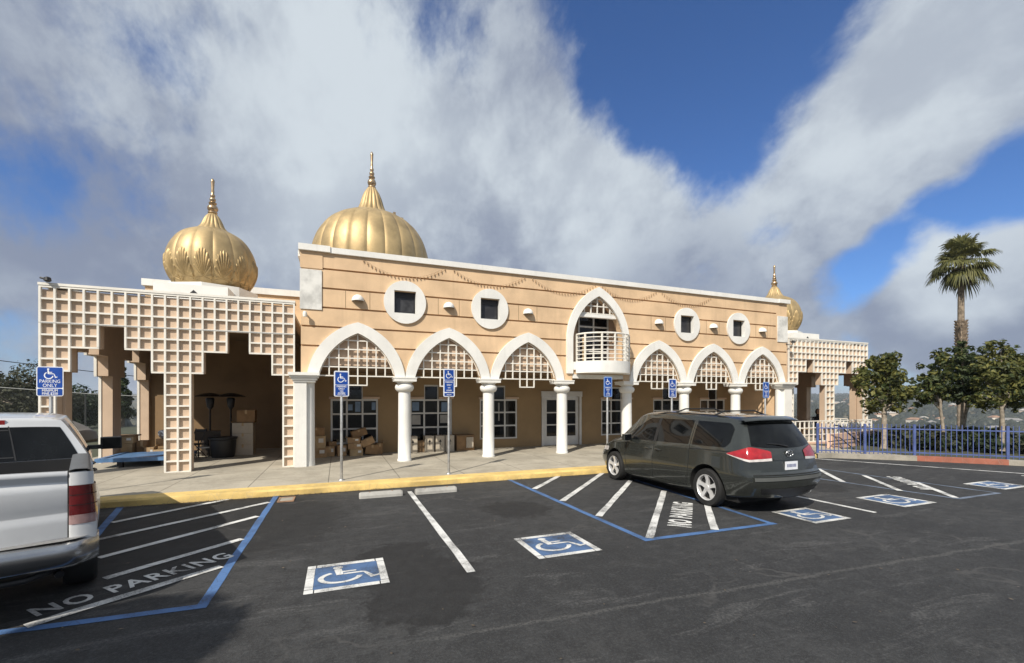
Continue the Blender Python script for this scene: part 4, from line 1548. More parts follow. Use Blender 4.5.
carton(-.64, 15.45, F0 + .302, .54, .40, .38, .03, 'middle box of the stack beside the white end pier', cardboard2)
carton(-.66, 15.48, F0 + .685, .50, .40, .26, .08, 'top box of the stack beside the white end pier', cardboard3, lab=False)
carton(-.22, 15.62, F0, .27, .35, .32, -.1, 'small box on the ground right of the tall stack', cardboard)
carton(.10, 15.55, F0, .27, .34, .34, .15, 'small box with white label behind the sign post', cardboard)
carton(-.20, 15.72, F0 + .325, .24, .3, .13, .3, 'flat dark box lying on a small box', cardboard3, lab=False)
carton(.55, 15.50, F0, .40, .40, .22, .05, 'lowest box of the loose pile under the first window', cardboard2)
carton(.52, 15.50, F0 + .222, .43, .40, .19, .0, 'second box of the loose pile under the first window', cardboard)
carton(.50, 15.53, F0 + .415, .38, .40, .17, -.12, 'third box of the loose pile with slanted lid', cardboard)
carton(.68, 15.72, F0 + .61, .48, .36, .23, .1, 'topmost tilted box of the loose pile', cardboard3, (0, -.30), False)
carton(.96, 15.50, F0 + .34, .40, .34, .22, .0, 'box leaning on the right side of the loose pile', cardboard, (0, -.40), False)
carton(1.04, 15.62, F0 + .02, .42, .42, .32, .0, 'dark box at the right foot of the loose pile', cardboard3, (0, .10), False)
carton(1.30, 15.70, F0, .18, .30, .36, .05, 'narrow dark box furthest right by the first window', cardboard3, lab=False)

def cabinet(x, w, h, label, m=cabinetm):
    T = thing('storage_cabinet', label, 'cabinet', (x, 15.72, F0), 0, 'beige storage boxes under the second window')
    MB().box(-w / 2, w / 2, -.22, .22, 0, h).build('body', m, T)
    MB().box(-w / 2 + .02, w / 2 - .02, -.226, -.2205, .04, h - .04).build('front_panel', m, T)
    MB().add([(-.05, -.228, h * .62), (.05, -.228, h * .62), (0, -.228, h * .80)], [(0, 1, 2)]).box(-.012, .012, -.229, -.2265, h * .42, h * .62).build('arrow_mark', blackm, T)
for x, lb in ((2.40, 'leftmost beige storage box, beside the second column'), (2.98, 'beige storage box left of the tall sign post'), (3.35, 'beige storage box just right of the first arrow box'), (3.70, 'rightmost beige storage box in the row')):
    cabinet(x, .31, .56, lb)
T = thing('wooden_bench_box', 'wide brown box between the second and third columns', 'box', (4.27, 15.72, F0))
MB().box(-.32, .32, -.22, .22, 0, .52).build('body', cardboard3, T)
MB().box(-.34, .34, -.24, .24, .521, .56).build('lid', soffit, T)
MB().box(.02, .28, -.26, -.221, .10, .48).build('front_panel', cabinetm, T)
T = thing('floor_plate', 'dark low plank lying below the beige storage box row', 'plank', (2.69, 15.75, F0))
MB().box(-.12, .12, -.15, .15, 0, .4).build('board', soffit, T)

# left pavilion contents -------------------------------------------------
T = thing('blue_platform', 'low blue platform on short dark legs in the left pavilion', 'platform', (-4.85, 15.85, .13))
MB().box(-1.12, .72, -.95, .85, .16, .24).build('deck', bluedeck, T)
MB().box(-1.12, -1.0, -.95, .85, .241, .262).box(-.99, .72, -.95, -.84, .241, .262).build('edge_rail', bluedeck, T)
for sx in (-.62, .35):
    for sy in (-.8, .7):
        MB().box(sx - .06, sx + .06, sy - .06, sy + .06, 0, .159).build('leg', black, T)
PY = 17.0
carton(-5.98, PY, F0, .30, .4, .50, 0, 'narrow upright box at the left of the pavilion goods', cardboard2, lab=False)
carton(-6.20, PY + .05, F0, .11, .4, .50, 0, 'thin dark edge box beside the pavilion pillar', cardboard3, lab=False)
carton(-6.02, PY, F0 + .505, .44, .4, .20, 0, 'flat wide box lying across the upright box', cardboard2)
carton(-6.02, PY, F0 + .71, .55, .5, .04, 0, 'thin flat carton lid on top of the wide box', cardboard3, lab=False)
carton(-5.42, PY, F0, .24, .4, .36, .05, 'left one of the two boxes below the foil bags', cardboard)
carton(-5.14, PY - .05, F0, .28, .4, .28, -.05, 'middle low box below the foil bags', cardboard2, lab=False)
carton(-4.72, PY, F0, .45, .4, .36, .0, 'right box below the foil bags, by the lattice leg', cardboard)
carton(-5.68, PY + .2, F0, .26, .40, .55, .1, 'dark reddish box in the shade between the stacks', cardboard3, lab=False)
carton(-5.08, PY + .3, F0 + .365, .55, .3, .22, .1, 'broad box carrying the silver foil bags', cardboard, lab=False)
for i, (x, z, r, lb) in enumerate(((-5.16, .72, .15, 'crumpled silver foil bag on the broad box, left'), (-4.84, .74, .18, 'bigger crumpled silver foil bag beside the lattice leg'))):
    bm = bmesh.new()
    bmesh.ops.create_icosphere(bm, subdivisions=3, radius=r)
    for v in bm.verts:
        k = 1 + .35 * noise.noise(v.co * 9 + Vector((i * 3, 0, 0))) + .2 * noise.noise(v.co * 22)
        v.co *= k
    me = bpy.data.meshes.new('foil_bag')
    bm.to_mesh(me); bm.free()
    me.materials.append(foil)
    o = bpy.data.objects.new('foil_bag', me)
    COL.objects.link(o)
    o.location = (x, PY + .28, z + F0)
    tag(o, lb, 'bag')

def patio_heater(x, y, label):
    T = thing('patio_heater', label, 'patio heater', (x, y, .13), 0, 'patio heaters in the left pavilion')
    MB().lathe([(.24, 0), (.24, .5), (.2, .56), (.05, .6)], (0, 0, 0), 20).build('base', heatm, T, smooth=40)
    MB().lathe([(.03, .6), (.03, 1.55)], (0, 0, 0), 12).build('pole', heatm, T, smooth=40)
    MB().lathe([(.04, 1.52), (.10, 1.60), (.13, 1.85), (.10, 1.9)], (0, 0, 0), 16).build('burner', blackm, T, smooth=40)
    MB().lathe([(.44, 1.93), (.42, 1.95), (.2, 2.03), (.02, 2.06)], (0, 0, 0), 24).build('reflector', heatm, T, smooth=40)
patio_heater(-3.93, 17.3, 'left dark patio heater in the shaded pavilion bay')
patio_heater(-3.34, 17.3, 'right dark patio heater beside the tall box stack')
carton(-2.92, 17.1, F0, .60, .5, .36, .0, 'bottom carton of the stack beside the patio heaters', cabinetm, lab=False)
carton(-2.92, 17.1, F0 + .362, .60, .5, .36, .0, 'second carton of the stack beside the patio heaters', cabinetm, lab=False)
carton(-2.92, 17.1, F0 + .724, .60, .5, .34, .0, 'third carton of the stack beside the patio heaters', cabinetm, lab=False)
carton(-2.84, 17.15, F0 + 1.066, .52, .45, .42, .0, 'dark top carton of the stack beside the patio heaters', cardboard3, lab=False)
T = thing('plastic_tub', 'black rounded plastic tub on the pavilion floor before the heaters', 'tub', (-3.42, 16.6, .13), .3)
MB().lathe([(.30, 0), (.34, .1), (.37, .55), (.40, .58), (.40, .61), (.34, .6), (.30, .1)], (0, 0, 0), 24).build('tub', black, T, smooth=40)
MB().lathe([(.41, .612), (.41, .64), (.1, .66)], (0, 0, 0), 24).build('lid', black, T, smooth=40)
T = thing('dark_bin', 'square dark crate standing on a trolley in the pavilion', 'crate', (-3.86, 16.75, .13), .2)
MB().box(-.34, .34, -.22, .22, .55, .83).build('crate', heatm, T)
for sx in (-.25, .25):
    MB().tube([(sx, 0, .0), (sx, 0, .55)], .02, 6).build('leg', blackm, T)
MB().box(-.3, .3, -.18, .18, .30, .34).build('shelf', steel, T)
T = thing('folding_chair', 'dark folding chair next to the centre lattice leg', 'chair', (-4.15, 16.5, .13), -.6)
MB().box(-.22, .22, -.22, .2, .43, .46).build('seat', black, T)
MB().box(-.22, .22, .2, .23, .6, .9).build('backrest', black, T)
for sx in (-.2, .2):
    MB().tube([(sx, -.22, 0), (sx, .22, .92)], .012, 6).build('leg', blackm, T)
    MB().tube([(sx, .25, 0), (sx, -.18, .45)], .012, 6).build('leg', blackm, T)

# ================================================================== SEATED PERSON (right pavilion)
def skinned(name, verts, edges, radii, material, parent=None, sub=2, root=0):
    me = bpy.data.meshes.new(name)
    me.from_pydata(verts, edges, [])
    o = bpy.data.objects.new(name, me)
    COL.objects.link(o)
    md = o.modifiers.new('s', 'SKIN')
    md.use_smooth_shade = True
    for i, r in enumerate(radii):
        sv = me.skin_vertices[0].data[i]
        sv.radius = (r, r) if not isinstance(r, tuple) else r
        sv.use_root = (i == root)
    sb = o.modifiers.new('u', 'SUBSURF')
    sb.levels = sub
    sb.render_levels = sub
    dg = bpy.context.evaluated_depsgraph_get()
    dg.update()
    m2 = bpy.data.meshes.new_from_object(o.evaluated_get(dg))
    o.modifiers.clear()
    o.data = m2
    m2.materials.clear()
    m2.materials.append(material)
    for p in m2.polygons:
        p.material_index = 0
        p.use_smooth = True
    if parent:
        o.parent = parent
    return o

PT = thing('person', 'person in black sitting behind the white railing of the right pavilion', 'person', (21.75, 14.75, .13), -.5)
V = [(0, 0, .52), (0, .0, .70), (0, .02, .92), (0, .03, 1.02), (0, .0, 1.12), (0, -.01, 1.24),          # pelvis..head
     (-.19, .02, .95), (-.25, -.05, .70), (-.20, -.25, .62), (.19, .02, .95), (.25, -.05, .70), (.20, -.25, .62),
     (-.10, -.05, .50), (-.11, -.45, .52), (-.11, -.46, .10), (-.11, -.60, .05), (.10, -.05, .50), (.11, -.45, .52), (.11, -.46, .10), (.11, -.60, .05)]
Eg = [(0, 1), (1, 2), (2, 3), (3, 4), (4, 5), (2, 6), (6, 7), (7, 8), (2, 9), (9, 10), (10, 11), (0, 12), (12, 13), (13, 14), (14, 15), (0, 16), (16, 17), (17, 18), (18, 19)]
Rd = [(.16, .12), (.15, .11), (.17, .11), .07, .06, (.085, .10), .07, .05, .035, .07, .05, .035, .09, .065, .045, .035, .09, .065, .045, .035]
skinned('body', V, Eg, Rd, cloth, PT)
MB().lathe([(.02, -.12), (.055, -.10), (.078, -.03), (.082, .03), (.06, .10), (.02, .13)], (0, -.03, 1.25), 16).build('face', skin, PT, smooth=60)
MB().lathe([(.06, -.14), (.10, -.06), (.105, .04), (.08, .11), (.02, .15)], (0, .02, 1.255), 16).build('hair', hair, PT, smooth=60)
T = thing('bench', 'plain bench under the person in black in the right pavilion', 'bench', (21.75, 14.85, .13), -.5)
MB().box(-.7, .7, -.18, .2, .38, .43).build('seat', soffit, T)
for sx in (-.6, .6):
    MB().box(sx - .04, sx + .04, -.15, .15, 0, .379).build('leg', soffit, T)

# ================================================================== VEHICLES
class Shell:
    """car body lofted from stations; local axes: y from the rear (0) to the front (L), x across, z up"""
    def __init__(s, L, stations, yr, yf, bulge=.10, M=5):
        s.L, s.st, s.yr, s.yf, s.bulge, s.M = L, stations, yr, yf, bulge, M
    @staticmethod
    def lerp_tab(tab, z):
        if z <= tab[0][0]: return tab[0][1]
        for (a, va), (b, vb) in zip(tab, tab[1:]):
            if z <= b:
                u = (z - a) / (b - a)
                u = u * u * (3 - 2 * u) if False else u
                return va + (vb - va) * u
        return tab[-1][1]
    def ctrl(s, t):
        y = t * s.L
        st = s.st
        if y <= st[0][0]: return st[0][1:]
        for i in range(len(st) - 1):
            if y <= st[i + 1][0]:
                a, b = st[i], st[i + 1]
                u = (y - a[0]) / (b[0] - a[0])
                p0 = st[max(0, i - 1)]; p3 = st[min(len(st) - 1, i + 2)]
                out = []
                for q in range(1, len(a)):
                    m1 = (b[q] - p0[q]) / max(1e-6, (b[0] - p0[0])) * (b[0] - a[0])
                    m2 = (p3[q] - a[q]) / max(1e-6, (p3[0] - a[0])) * (b[0] - a[0])
                    d = b[q] - a[q]
                    if (m1 > 0) != (d > 0): m1 = 0
                    if (m2 > 0) != (d > 0): m2 = 0
                    if abs(m1) > 3 * abs(d): m1 = 3 * d
                    if abs(m2) > 3 * abs(d): m2 = 3 * d
                    h00 = 2 * u ** 3 - 3 * u ** 2 + 1; h10 = u ** 3 - 2 * u * u + u; h01 = -2 * u ** 3 + 3 * u * u; h11 = u ** 3 - u * u
                    out.append(h00 * a[q] + h10 * m1 + h01 * b[q] + h11 * m2)
                return tuple(out)
        return st[-1][1:]
    def ring(s, t):
        zb, ws, wm, zm, wb, zbelt, wc, zc, zr = s.ctrl(t)
        pts = [(0, zb), (ws * .6, zb), (ws * .93, zb + .015), (ws, zb + .10), (wm, zm), (wb + (wm - wb) * .35, zm + (zbelt - zm) * .72), (wb, zbelt), (wb + (wc - wb) * .5 + .012, zbelt + (zc - zbelt) * .5), (wc, zc), (wc * .90, zc + (zr - zc) * .55), (wc * .62, zc + (zr - zc) * .88), (0, zr)]
        return catmull(pts, s.M)
    def yy(s, t, z):
        a = s.lerp_tab(s.yr, z); b = s.lerp_tab(s.yf, z)
        return a + t * (s.L - a - b)
    def t_of(s, y, z):
        a = s.lerp_tab(s.yr, z); b = s.lerp_tab(s.yf, z)
        return max(0, min(1, (y - a) / (s.L - a - b)))
    def width(s, t, z):
        r = s.ring(t)
        best = 0.0
        for (w0, z0), (w1, z1) in zip(r, r[1:]):
            if (z0 <= z <= z1) or (z1 <= z <= z0):
                u = (z - z0) / (z1 - z0) if abs(z1 - z0) > 1e-9 else 0
                best = max(best, w0 + (w1 - w0) * u)
        return best
    def side(s, y, z, off=0.0, sg=1):
        t = s.t_of(y, z)
        return Vector((sg * (s.width(t, z) + off), y, z))
    def rear(s, fx, z, off=0.0):
        w = s.width(0, z)
        x = fx * w
        y = s.lerp_tab(s.yr, z) - s.bulge * (1 - abs(fx) ** 2.4)
        return Vector((x, y - off, z))
    def body(s, name, material, parent, NT_=60, cut=None, smooth=35):
        b = MB()
        rows = []
        for i in range(NT_ + 1):
            t = i / NT_
            r = s.ring(t)
            full = [(w, z) for w, z in r] + [(-w, z) for w, z in r[-2:0:-1]]
            rows.append([(w, s.yy(t, z), z) for w, z in full] + [(r[0][0], s.yy(t, r[0][1]), r[0][1])])
        n = len(rows[0]) - 1
        vs = [p for row in rows for p in row[:n]]
        fs = [(i * n + k, i * n + (k + 1) % n, (i + 1) * n + (k + 1) % n, (i + 1) * n + k) for i in range(NT_) for k in range(n)]
        # caps: rows across, following the rear profile
        def cap(t, front):
            r = s.ring(t)
            m = len(r)
            N = 14
            base = 0 if not front else NT_ * n
            idx = {}
            capf = []
            grid = []
            for j in range(m):
                row = []
                w, z = r[j]
                for q in range(N + 1):
                    fx = -1 + 2 * q / N
                    if j in (0, m - 1):
                        row.append(base + (0 if j == 0 else m - 1))
                    elif q == N:
                        row.append(base + j)
                    elif q == 0:
                        row.append(base + n - j)
                    else:
                        y = s.yy(t, z) + (-s.bulge if not front else s.bulge) * (1 - abs(fx) ** 2.4)
                        vs.append((fx * w, y, z))
                        row.append(len(vs) - 1)
                grid.append(row)
            for j in range(m - 1):
                for q in range(N):
                    f = [grid[j][q], grid[j][q + 1], grid[j + 1][q + 1], grid[j + 1][q]]
                    f2 = []
                    for a in f:
                        if a not in f2: f2.append(a)
                    if len(f2) >= 3: capf.append(tuple(f2))
            return capf
        fs += cap(0, False)
        fs += cap(1, True)
        b.add(vs, fs)
        o = b.build(name, material, parent)
        if cut is not None:
            boolean(o, cut)
        o.data.shade_smooth()
        o.data.set_sharp_from_angle(angle=radians(smooth))
        return o
    def side_strip(s, b, ya, yb, zlo, zhi, off=.004, n=24, m=5, sides=(1, -1)):
        for sg in sides:
            rows = []
            for j in range(m + 1):
                row = []
                for i in range(n + 1):
                    y = ya + (yb - ya) * i / n
                    lo = zlo(y) if callable(zlo) else zlo
                    hi = zhi(y) if callable(zhi) else zhi
                    z = lo + (hi - lo) * j / m
                    row.append(s.side(y, z, off, sg))
                rows.append(row)
            b.grid(rows)
        return b
    def rear_strip(s, b, fa, fb, zlo, zhi, off=.004, n=18, m=5):
        rows = []
        for j in range(m + 1):
            row = []
            for i in range(n + 1):
                f = fa + (fb - fa) * i / n
                lo = zlo(f) if callable(zlo) else zlo
                hi = zhi(f) if callable(zhi) else zhi
                row.append(s.rear(f, lo + (hi - lo) * j / m, off))
            rows.append(row)
        b.grid(rows)
        return b

def wheel(parent, x, y, r, w, sg, spokes=5, wname='wheel', rimm=None):
    T = MB()
    prof = [(r * .66, -w / 2 + .01), (r * .93, -w / 2), (r * .985, -w / 2 + .025), (r, -w / 2 + .05), (r, w / 2 - .05), (r * .985, w / 2 - .025), (r * .93, w / 2), (r * .70, w / 2), (r * .66, w / 2 - .015)]
    n = 40
    vs, fs = [], []
    for i, (rr, xx) in enumerate(prof):
        for k in range(n):
            a = 2 * pi * k / n
            vs.append((sg * xx, rr * cos(a), rr * sin(a)))
    for i in range(len(prof) - 1):
        for k in range(n):
            fs.append((i * n + k, i * n + (k + 1) % n, (i + 1) * n + (k + 1) % n, (i + 1) * n + k))
    T.add(vs, fs)
    o = T.build(wname, rubber, parent, smooth=40)
    o.location = (x, y, r)
    # rim: lip, barrel, spokes, hub, dark brake space
    R = MB()
    def ringx(pr):
        vs, fs = [], []
        for rr, xx in pr:
            for k in range(n):
                a = 2 * pi * k / n
                vs.append((sg * xx, rr * cos(a), rr * sin(a)))
        for i in range(len(pr) - 1):
            for k in range(n):
                fs.append((i * n + k, i * n + (k + 1) % n, (i + 1) * n + (k + 1) % n, (i + 1) * n + k))
        R.add(vs, fs)
    ringx([(r * .62, w / 2 - .10), (r * .63, w / 2 - .02), (r * .67, w / 2 - .004), (r * .69, w / 2 - .006)])
    ringx([(.001, w / 2 - .018), (r * .13, w / 2 - .02), (r * .16, w / 2 - .035), (r * .16, w / 2 - .08)])
    for k in range(spokes):
        a = 2 * pi * k / spokes + .3
        er = Vector((0, cos(a), sin(a)))
        et = Vector((0, -sin(a), cos(a)))
        ex = Vector((sg, 0, 0))
        p = []
        for rad, hw, xo in ((r * .12, r * .11, w / 2 - .03), (r * .36, r * .085, w / 2 - .034), (r * .64, r * .125, w / 2 - .012)):
            for ss, dx in ((-1, 0), (1, 0), (1, -.05), (-1, -.05)):
                p.append(er * rad + et * hw * ss * (1 if dx == 0 else .8) + ex * (xo + dx))
        f = []
        for i in range(2):
            for q in range(4):
                f.append((i * 4 + q, i * 4 + (q + 1) % 4, (i + 1) * 4 + (q + 1) % 4, (i + 1) * 4 + q))
        R.add(p, f)
    R.build('rim', rimm or alloy, o, smooth=35)
    D_ = MB()
    vs = [(sg * (w / 2 - .085), r * .63 * cos(2 * pi * k / n), r * .63 * sin(2 * pi * k / n)) for k in range(n)]
    D_.add(vs, [tuple(range(n))])
    D_.build('brake_disc', darkgap, o)
    return o

def xcyl(r, x0, x1, y, z, n=40):
    b = MB()
    vs = [(x, y + r * cos(2 * pi * k / n), z + r * sin(2 * pi * k / n)) for x in (x0, x1) for k in range(n)]
    b.add(vs, [tuple(range(n)), tuple(reversed(range(n, 2 * n)))] + [(k, (k + 1) % n, (k + 1) % n + n, k + n) for k in range(n)])
    return b

def arch_cutters(ys, r, xin, xout, z):
    b = MB()
    for y in ys:
        for sg in (-1, 1):
            c = xcyl(r, sg * xin, sg * xout, y, z)
            b.add(c.v, c.f)
    return b.build('cutter', darkgap)

def seam(shell, b, pts, w=.008, off=.0025, sides=(1, -1)):
    for sg in sides:
        rows = []
        for i, (y, z) in enumerate(pts):
            a = pts[max(0, i - 1)]; c = pts[min(len(pts) - 1, i + 1)]
            d = Vector((c[0] - a[0], c[1] - a[1])).normalized()
            nx, nz = -d.y * w / 2, d.x * w / 2
            rows.append([shell.side(y + nx, z + nz, off, sg), shell.side(y - nx, z - nz, off, sg)])
        b.grid(rows)

def dense(pts, k=8):
    out = []
    for a, b in zip(pts, pts[1:]):
        for i in range(k):
            out.append((a[0] + (b[0] - a[0]) * i / k, a[1] + (b[1] - a[1]) * i / k))
    return out + [pts[-1]]

# ---- minivan
VL = 5.08
# y, zb, ws, wm, zm, wb, zbelt, wc, zc, zr
vst = [(0.00, .30, .78, .88, .62, .84, 1.02, .645, 1.55, 1.645),
       (0.10, .28, .84, .925, .62, .88, 1.03, .665, 1.56, 1.66),
       (0.35, .25, .90, .96, .62, .915, 1.04, .68, 1.58, 1.68),
       (1.00, .22, .925, .97, .63, .925, 1.05, .695, 1.595, 1.70),
       (2.00, .20, .925, .97, .63, .925, 1.03, .70, 1.605, 1.715),
       (2.90, .20, .925, .97, .63, .92, 1.01, .68, 1.575, 1.695),
       (3.25, .20, .925, .965, .63, .915, 1.00, .66, 1.51, 1.645),
       (3.60, .20, .92, .96, .62, .91, .985, .665, 1.33, 1.48),
       (3.95, .20, .91, .95, .60, .895, .965, .685, 1.14, 1.27),
       (4.25, .20, .89, .93, .58, .87, .935, .68, 1.00, 1.09),
       (4.60, .21, .84, .885, .56, .81, .86, .62, .93, 1.00),
       (4.90, .23, .74, .78, .53, .71, .77, .53, .84, .90),
       (5.08, .26, .58, .62, .50, .56, .68, .42, .74, .78)]
vyr = [(.20, .26), (.30, .22), (.42, .15), (.56, .13), (.68, .14), (.72, .20), (.86, .22), (1.02, .25), (1.10, .28), (1.35, .40), (1.55, .52), (1.61, .56), (1.75, .60)]
vyf = [(.20, .12), (.45, .0), (.60, .02), (.78, .06), (2, .06)]
van = Shell(VL, vst, vyr, vyf, bulge=.13)
VX, VY = 7.20, 5.26
VN = thing('minivan', 'dark grey green minivan parked nose in by the yellow kerb', 'minivan', (VX, VY, 0), 0)
RWY, FWY = 1.09, 4.12
WR = .345
VN.scale = (.945, .97, 1)
vb = van.body('body', vanpaint, VN, 80, arch_cutters((RWY, FWY), .425, .62, 1.3, .350))
# dark inner arches and underside
b = MB()
for y in (RWY, FWY):
    c = xcyl(.423, -.66, .66, y, .350)
    b.add(c.v, c.f)
b.box(-.8, .8, .5, 4.6, .17, .26)
b.build('underbody', darkgap, VN)
for y in (RWY, FWY):
    for sg in (-1, 1):
        wheel(VN, sg * .848, y, WR, .225, sg, 5)
# side windows
def wz(y):       # beltline
    return 1.10 - .02 * (y - .7) if y < 3.0 else 1.054 - .05 * (y - 3.0)
def hz(y):
    return 1.535 + .02 * min(1, (y - .6) / 1.0) if y < 2.9 else 1.555 - .60 * (y - 2.9) ** 1.25
for sg in (1, -1):
    S1 = (sg,)
    q = MB()
    van.side_strip(q, .62, 1.50, lambda y: wz(y) + .012 + .10 * max(0, (.74 - y) / .12) ** 2, lambda y: hz(y) - .10 * max(0, (.78 - y) / .16) ** 2, sides=S1)
    q.build('rear_quarter_window', carglass, VN, smooth=40)
    q = MB(); van.side_strip(q, 1.60, 2.56, lambda y: wz(y) + .012, lambda y: hz(y), sides=S1); q.build('sliding_door_window', carglass, VN, smooth=40)
    q = MB(); van.side_strip(q, 2.66, 3.52, lambda y: wz(y) + .012, lambda y: max(wz(y) + .02, hz(y)), sides=S1); q.build('front_door_window', carglass, VN, smooth=40)
    q = MB(); van.side_strip(q, 2.565, 2.655, wz, lambda y: hz(y), .003, 4, sides=S1); q.build('window_pillar', black, VN)
    for nm, pts_, w_, m_ in (('door_seam', [(1.55, 1.52), (1.55, 1.04), (1.55, .60), (1.60, .40), (1.62, .30)], .010, darkgap), ('door_seam', [(2.61, 1.02), (2.63, .60), (2.65, .30)], .010, darkgap),
                             ('door_seam', [(3.62, 1.0), (3.66, .75), (3.62, .45), (3.50, .30)], .010, darkgap), ('sliding_rail', [(1.55, 1.02), (1.1, 1.04), (.55, 1.05)], .014, darkgap), ('sill_seam', [(1.62, .31), (2.6, .30), (3.5, .30)], .010, darkgap)):
        q = MB()
        seam(van, q, dense(pts_), w_, sides=S1)
        q.build(nm, m_, VN)
    q = MB()
    seam(van, q, dense([(1.62, .47), (2.6, .44), (3.55, .43)], 8), .035, .008, sides=S1)
    q.build('side_moulding', vanpaint, VN)
for y in (2.46, 2.80):
    for sg in (-1, 1):
        p0 = van.side(y - .10, .90, .012, sg); p1 = van.side(y, .905, .032, sg); p2 = van.side(y + .10, .91, .012, sg)
        MB().tube([p0, p1, p2], [.010, .016, .010], 8).build('door_handle', vanpaint, VN, smooth=60)
# rear window, lights, trim
q = MB(); van.rear_strip(q, -.92, .92, lambda f: 1.13 + .05 * abs(f) ** 3, 1.545, .006, 24, 6); q.build('rear_window', carglass, VN, smooth=40)
q = MB(); van.rear_strip(q, -.98, .98, 1.60, 1.625, .05, 18, 1)
sp = MB()
rows = []
for j, (dy, z) in enumerate(((.04, 1.665), (-.09, 1.625), (-.11, 1.605), (-.08, 1.59), (.02, 1.585))):
    rows.append([(x * .70, van.lerp_tab(vyr, 1.59) - .13 * (1 - abs(x) ** 2.4) + dy, z - .03 * abs(x) ** 3) for x in [-1 + k / 8 for k in range(17)]])
sp.grid(rows)
sp.build('spoiler', vanpaint, VN, smooth=50)
def tl_hi(u): return .965 + .16 * u ** .8 if u < .55 else .965 + .16 * .55 ** .8 + .02 * (u - .55)
for sg in (-1, 1):
    red, clr = MB(), MB()
    # rear part: from the inner tip outwards
    rows_r, rows_c = [], []
    n = 14
    lo, mid, hi = [], [], []
    path = []
    for i in range(n + 1):
        f = .50 + .50 * i / n
        path.append(('r', f))
    for i in range(1, 11):
        path.append(('s', .03 + .38 * i / 10))
    for i, (k, v) in enumerate(path):
        u = i / (len(path) - 1)
        zc_ = .90
        if k == 'r':
            g = (v - .50) / .50
            zl, zm_, zh = .925 - .015 * g, .968 - .02 * g, 1.07 + .08 * min(1, g * 1.15) ** .7
        else:
            g = (v - .03) / .38
            zl, zm_, zh = .910 + .10 * g, .948 + .065 * g, 1.145 - .12 * g ** .9
        def P(z):
            if k == 'r':
                pt = van.rear(sg * v, z, .012)
                return pt
            pt = van.side(van.lerp_tab(vyr, z) + v - .03, z, .012, sg)
            return pt
        lo.append(P(zl)); mid.append([P(zm_ + (zh - zm_) * q_ / 4) for q_ in range(5)]); hi.append(P(zm_))
    red.grid(mid)
    clr.grid([[a, b_] for a, b_ in zip(lo, hi)])
    o = red.build('taillight', redlens, VN, smooth=50)
    clr.build('reversing_lens', clearlens, o, smooth=50)
q = MB(); van.rear_strip(q, -.46, .46, .935, .955, .022, 14, 1); van.rear_strip(q, -.46, .46, .925, .935, .012, 14, 1); q.build('hatch_handle', vanpaint, VN)
PL_ = van.rear(.10, .82)
q = MB(); q.box(-.155, .155, PL_.y - .018, PL_.y - .004, .765, .905); lp = q.build('licence_plate', signwhite, VN)
q = MB()
for k in range(7):
    q.box(-.115 + k * .034, -.094 + k * .034, PL_.y - .0205, PL_.y - .0185, .81, .862)
q.build('plate_mark', mat('plate_ink', (.10, .12, .25), .6), lp)
q = MB()
q.tube([van.rear(.02, 1.15, .02), van.rear(-.25, 1.19, .028), van.rear(-.55, 1.205, .02)], [.016, .010, .007], 6)
q.build('wiper', black, VN, smooth=50)
em = MB()
ey = van.rear(0, 1.0).y - .012
def ell(rx, rz, r_, cz=1.035, cx=0.0):
    em.tube([(cx + rx * cos(2 * pi * k / 28), ey, cz + rz * sin(2 * pi * k / 28)) for k in range(29)], r_, 6, False)
ell(.085, .056, .008); ell(.030, .052, .006); ell(.058, .020, .006, 1.057)
em.build('oval_emblem', chrome, VN, smooth=60)
q = MB(); van.rear_strip(q, -.97, .97, .60, .66, .016, 24, 2); q.build('bumper_step', mat('step_paint', (.10, .105, .10), .35, .05, coat=.6), VN, smooth=40)
q = MB(); van.rear_strip(q, -.88, .88, .30, .47, .008, 24, 2); q.build('bumper_insert', black, VN, smooth=40)
q = MB(); van.rear_strip(q, -.96, .96, .693, .703, .014, 24, 1); q.build('hatch_gap', darkgap, VN)
for sg in (-1, 1):
    q = MB()
    pts = []
    for i in range(15):
        y = .85 + 1.95 * i / 14
        e = .05 * min(1, min(i, 14 - i) / 2)
        t = van.t_of(y, 1.7)
        pts.append((sg * (van.ctrl(t)[6] * .93), y, van.ctrl(t)[7] + .045 + e * .6))
    q.tube(pts, .016, 6)
    q.build('roof_rail', black, VN, smooth=50)
for y in (1.15, 2.2):
    q = MB()
    t = van.t_of(y, 1.7)
    z = van.ctrl(t)[8]
    q.tube([(-.66, y, z - .02), (-.4, y, z + .05), (.4, y, z + .05), (.66, y, z - .02)], .016, 6)
    q.build('cross_bar', black, VN)
for sg in (-1, 1):
    m_ = MB()
    c = van.side(3.46, 1.06, .0, sg)
    m_.obox(c + Vector((sg * .14, .02, .03)), (.105, 0, 0), (0, .055, 0), (0, 0, .075))
    m_.obox(c + Vector((sg * .03, .0, -.01)), (.06, 0, 0), (0, .03, 0), (0, 0, .02))
    o = bevel(m_.build('wing_mirror', vanpaint, VN), .025, 3)
    MB().obox(c + Vector((sg * .14, -.037, .03)), (.09, 0, 0), (0, .002, 0), (0, 0, .06)).build('mirror_glass', carglass, o)
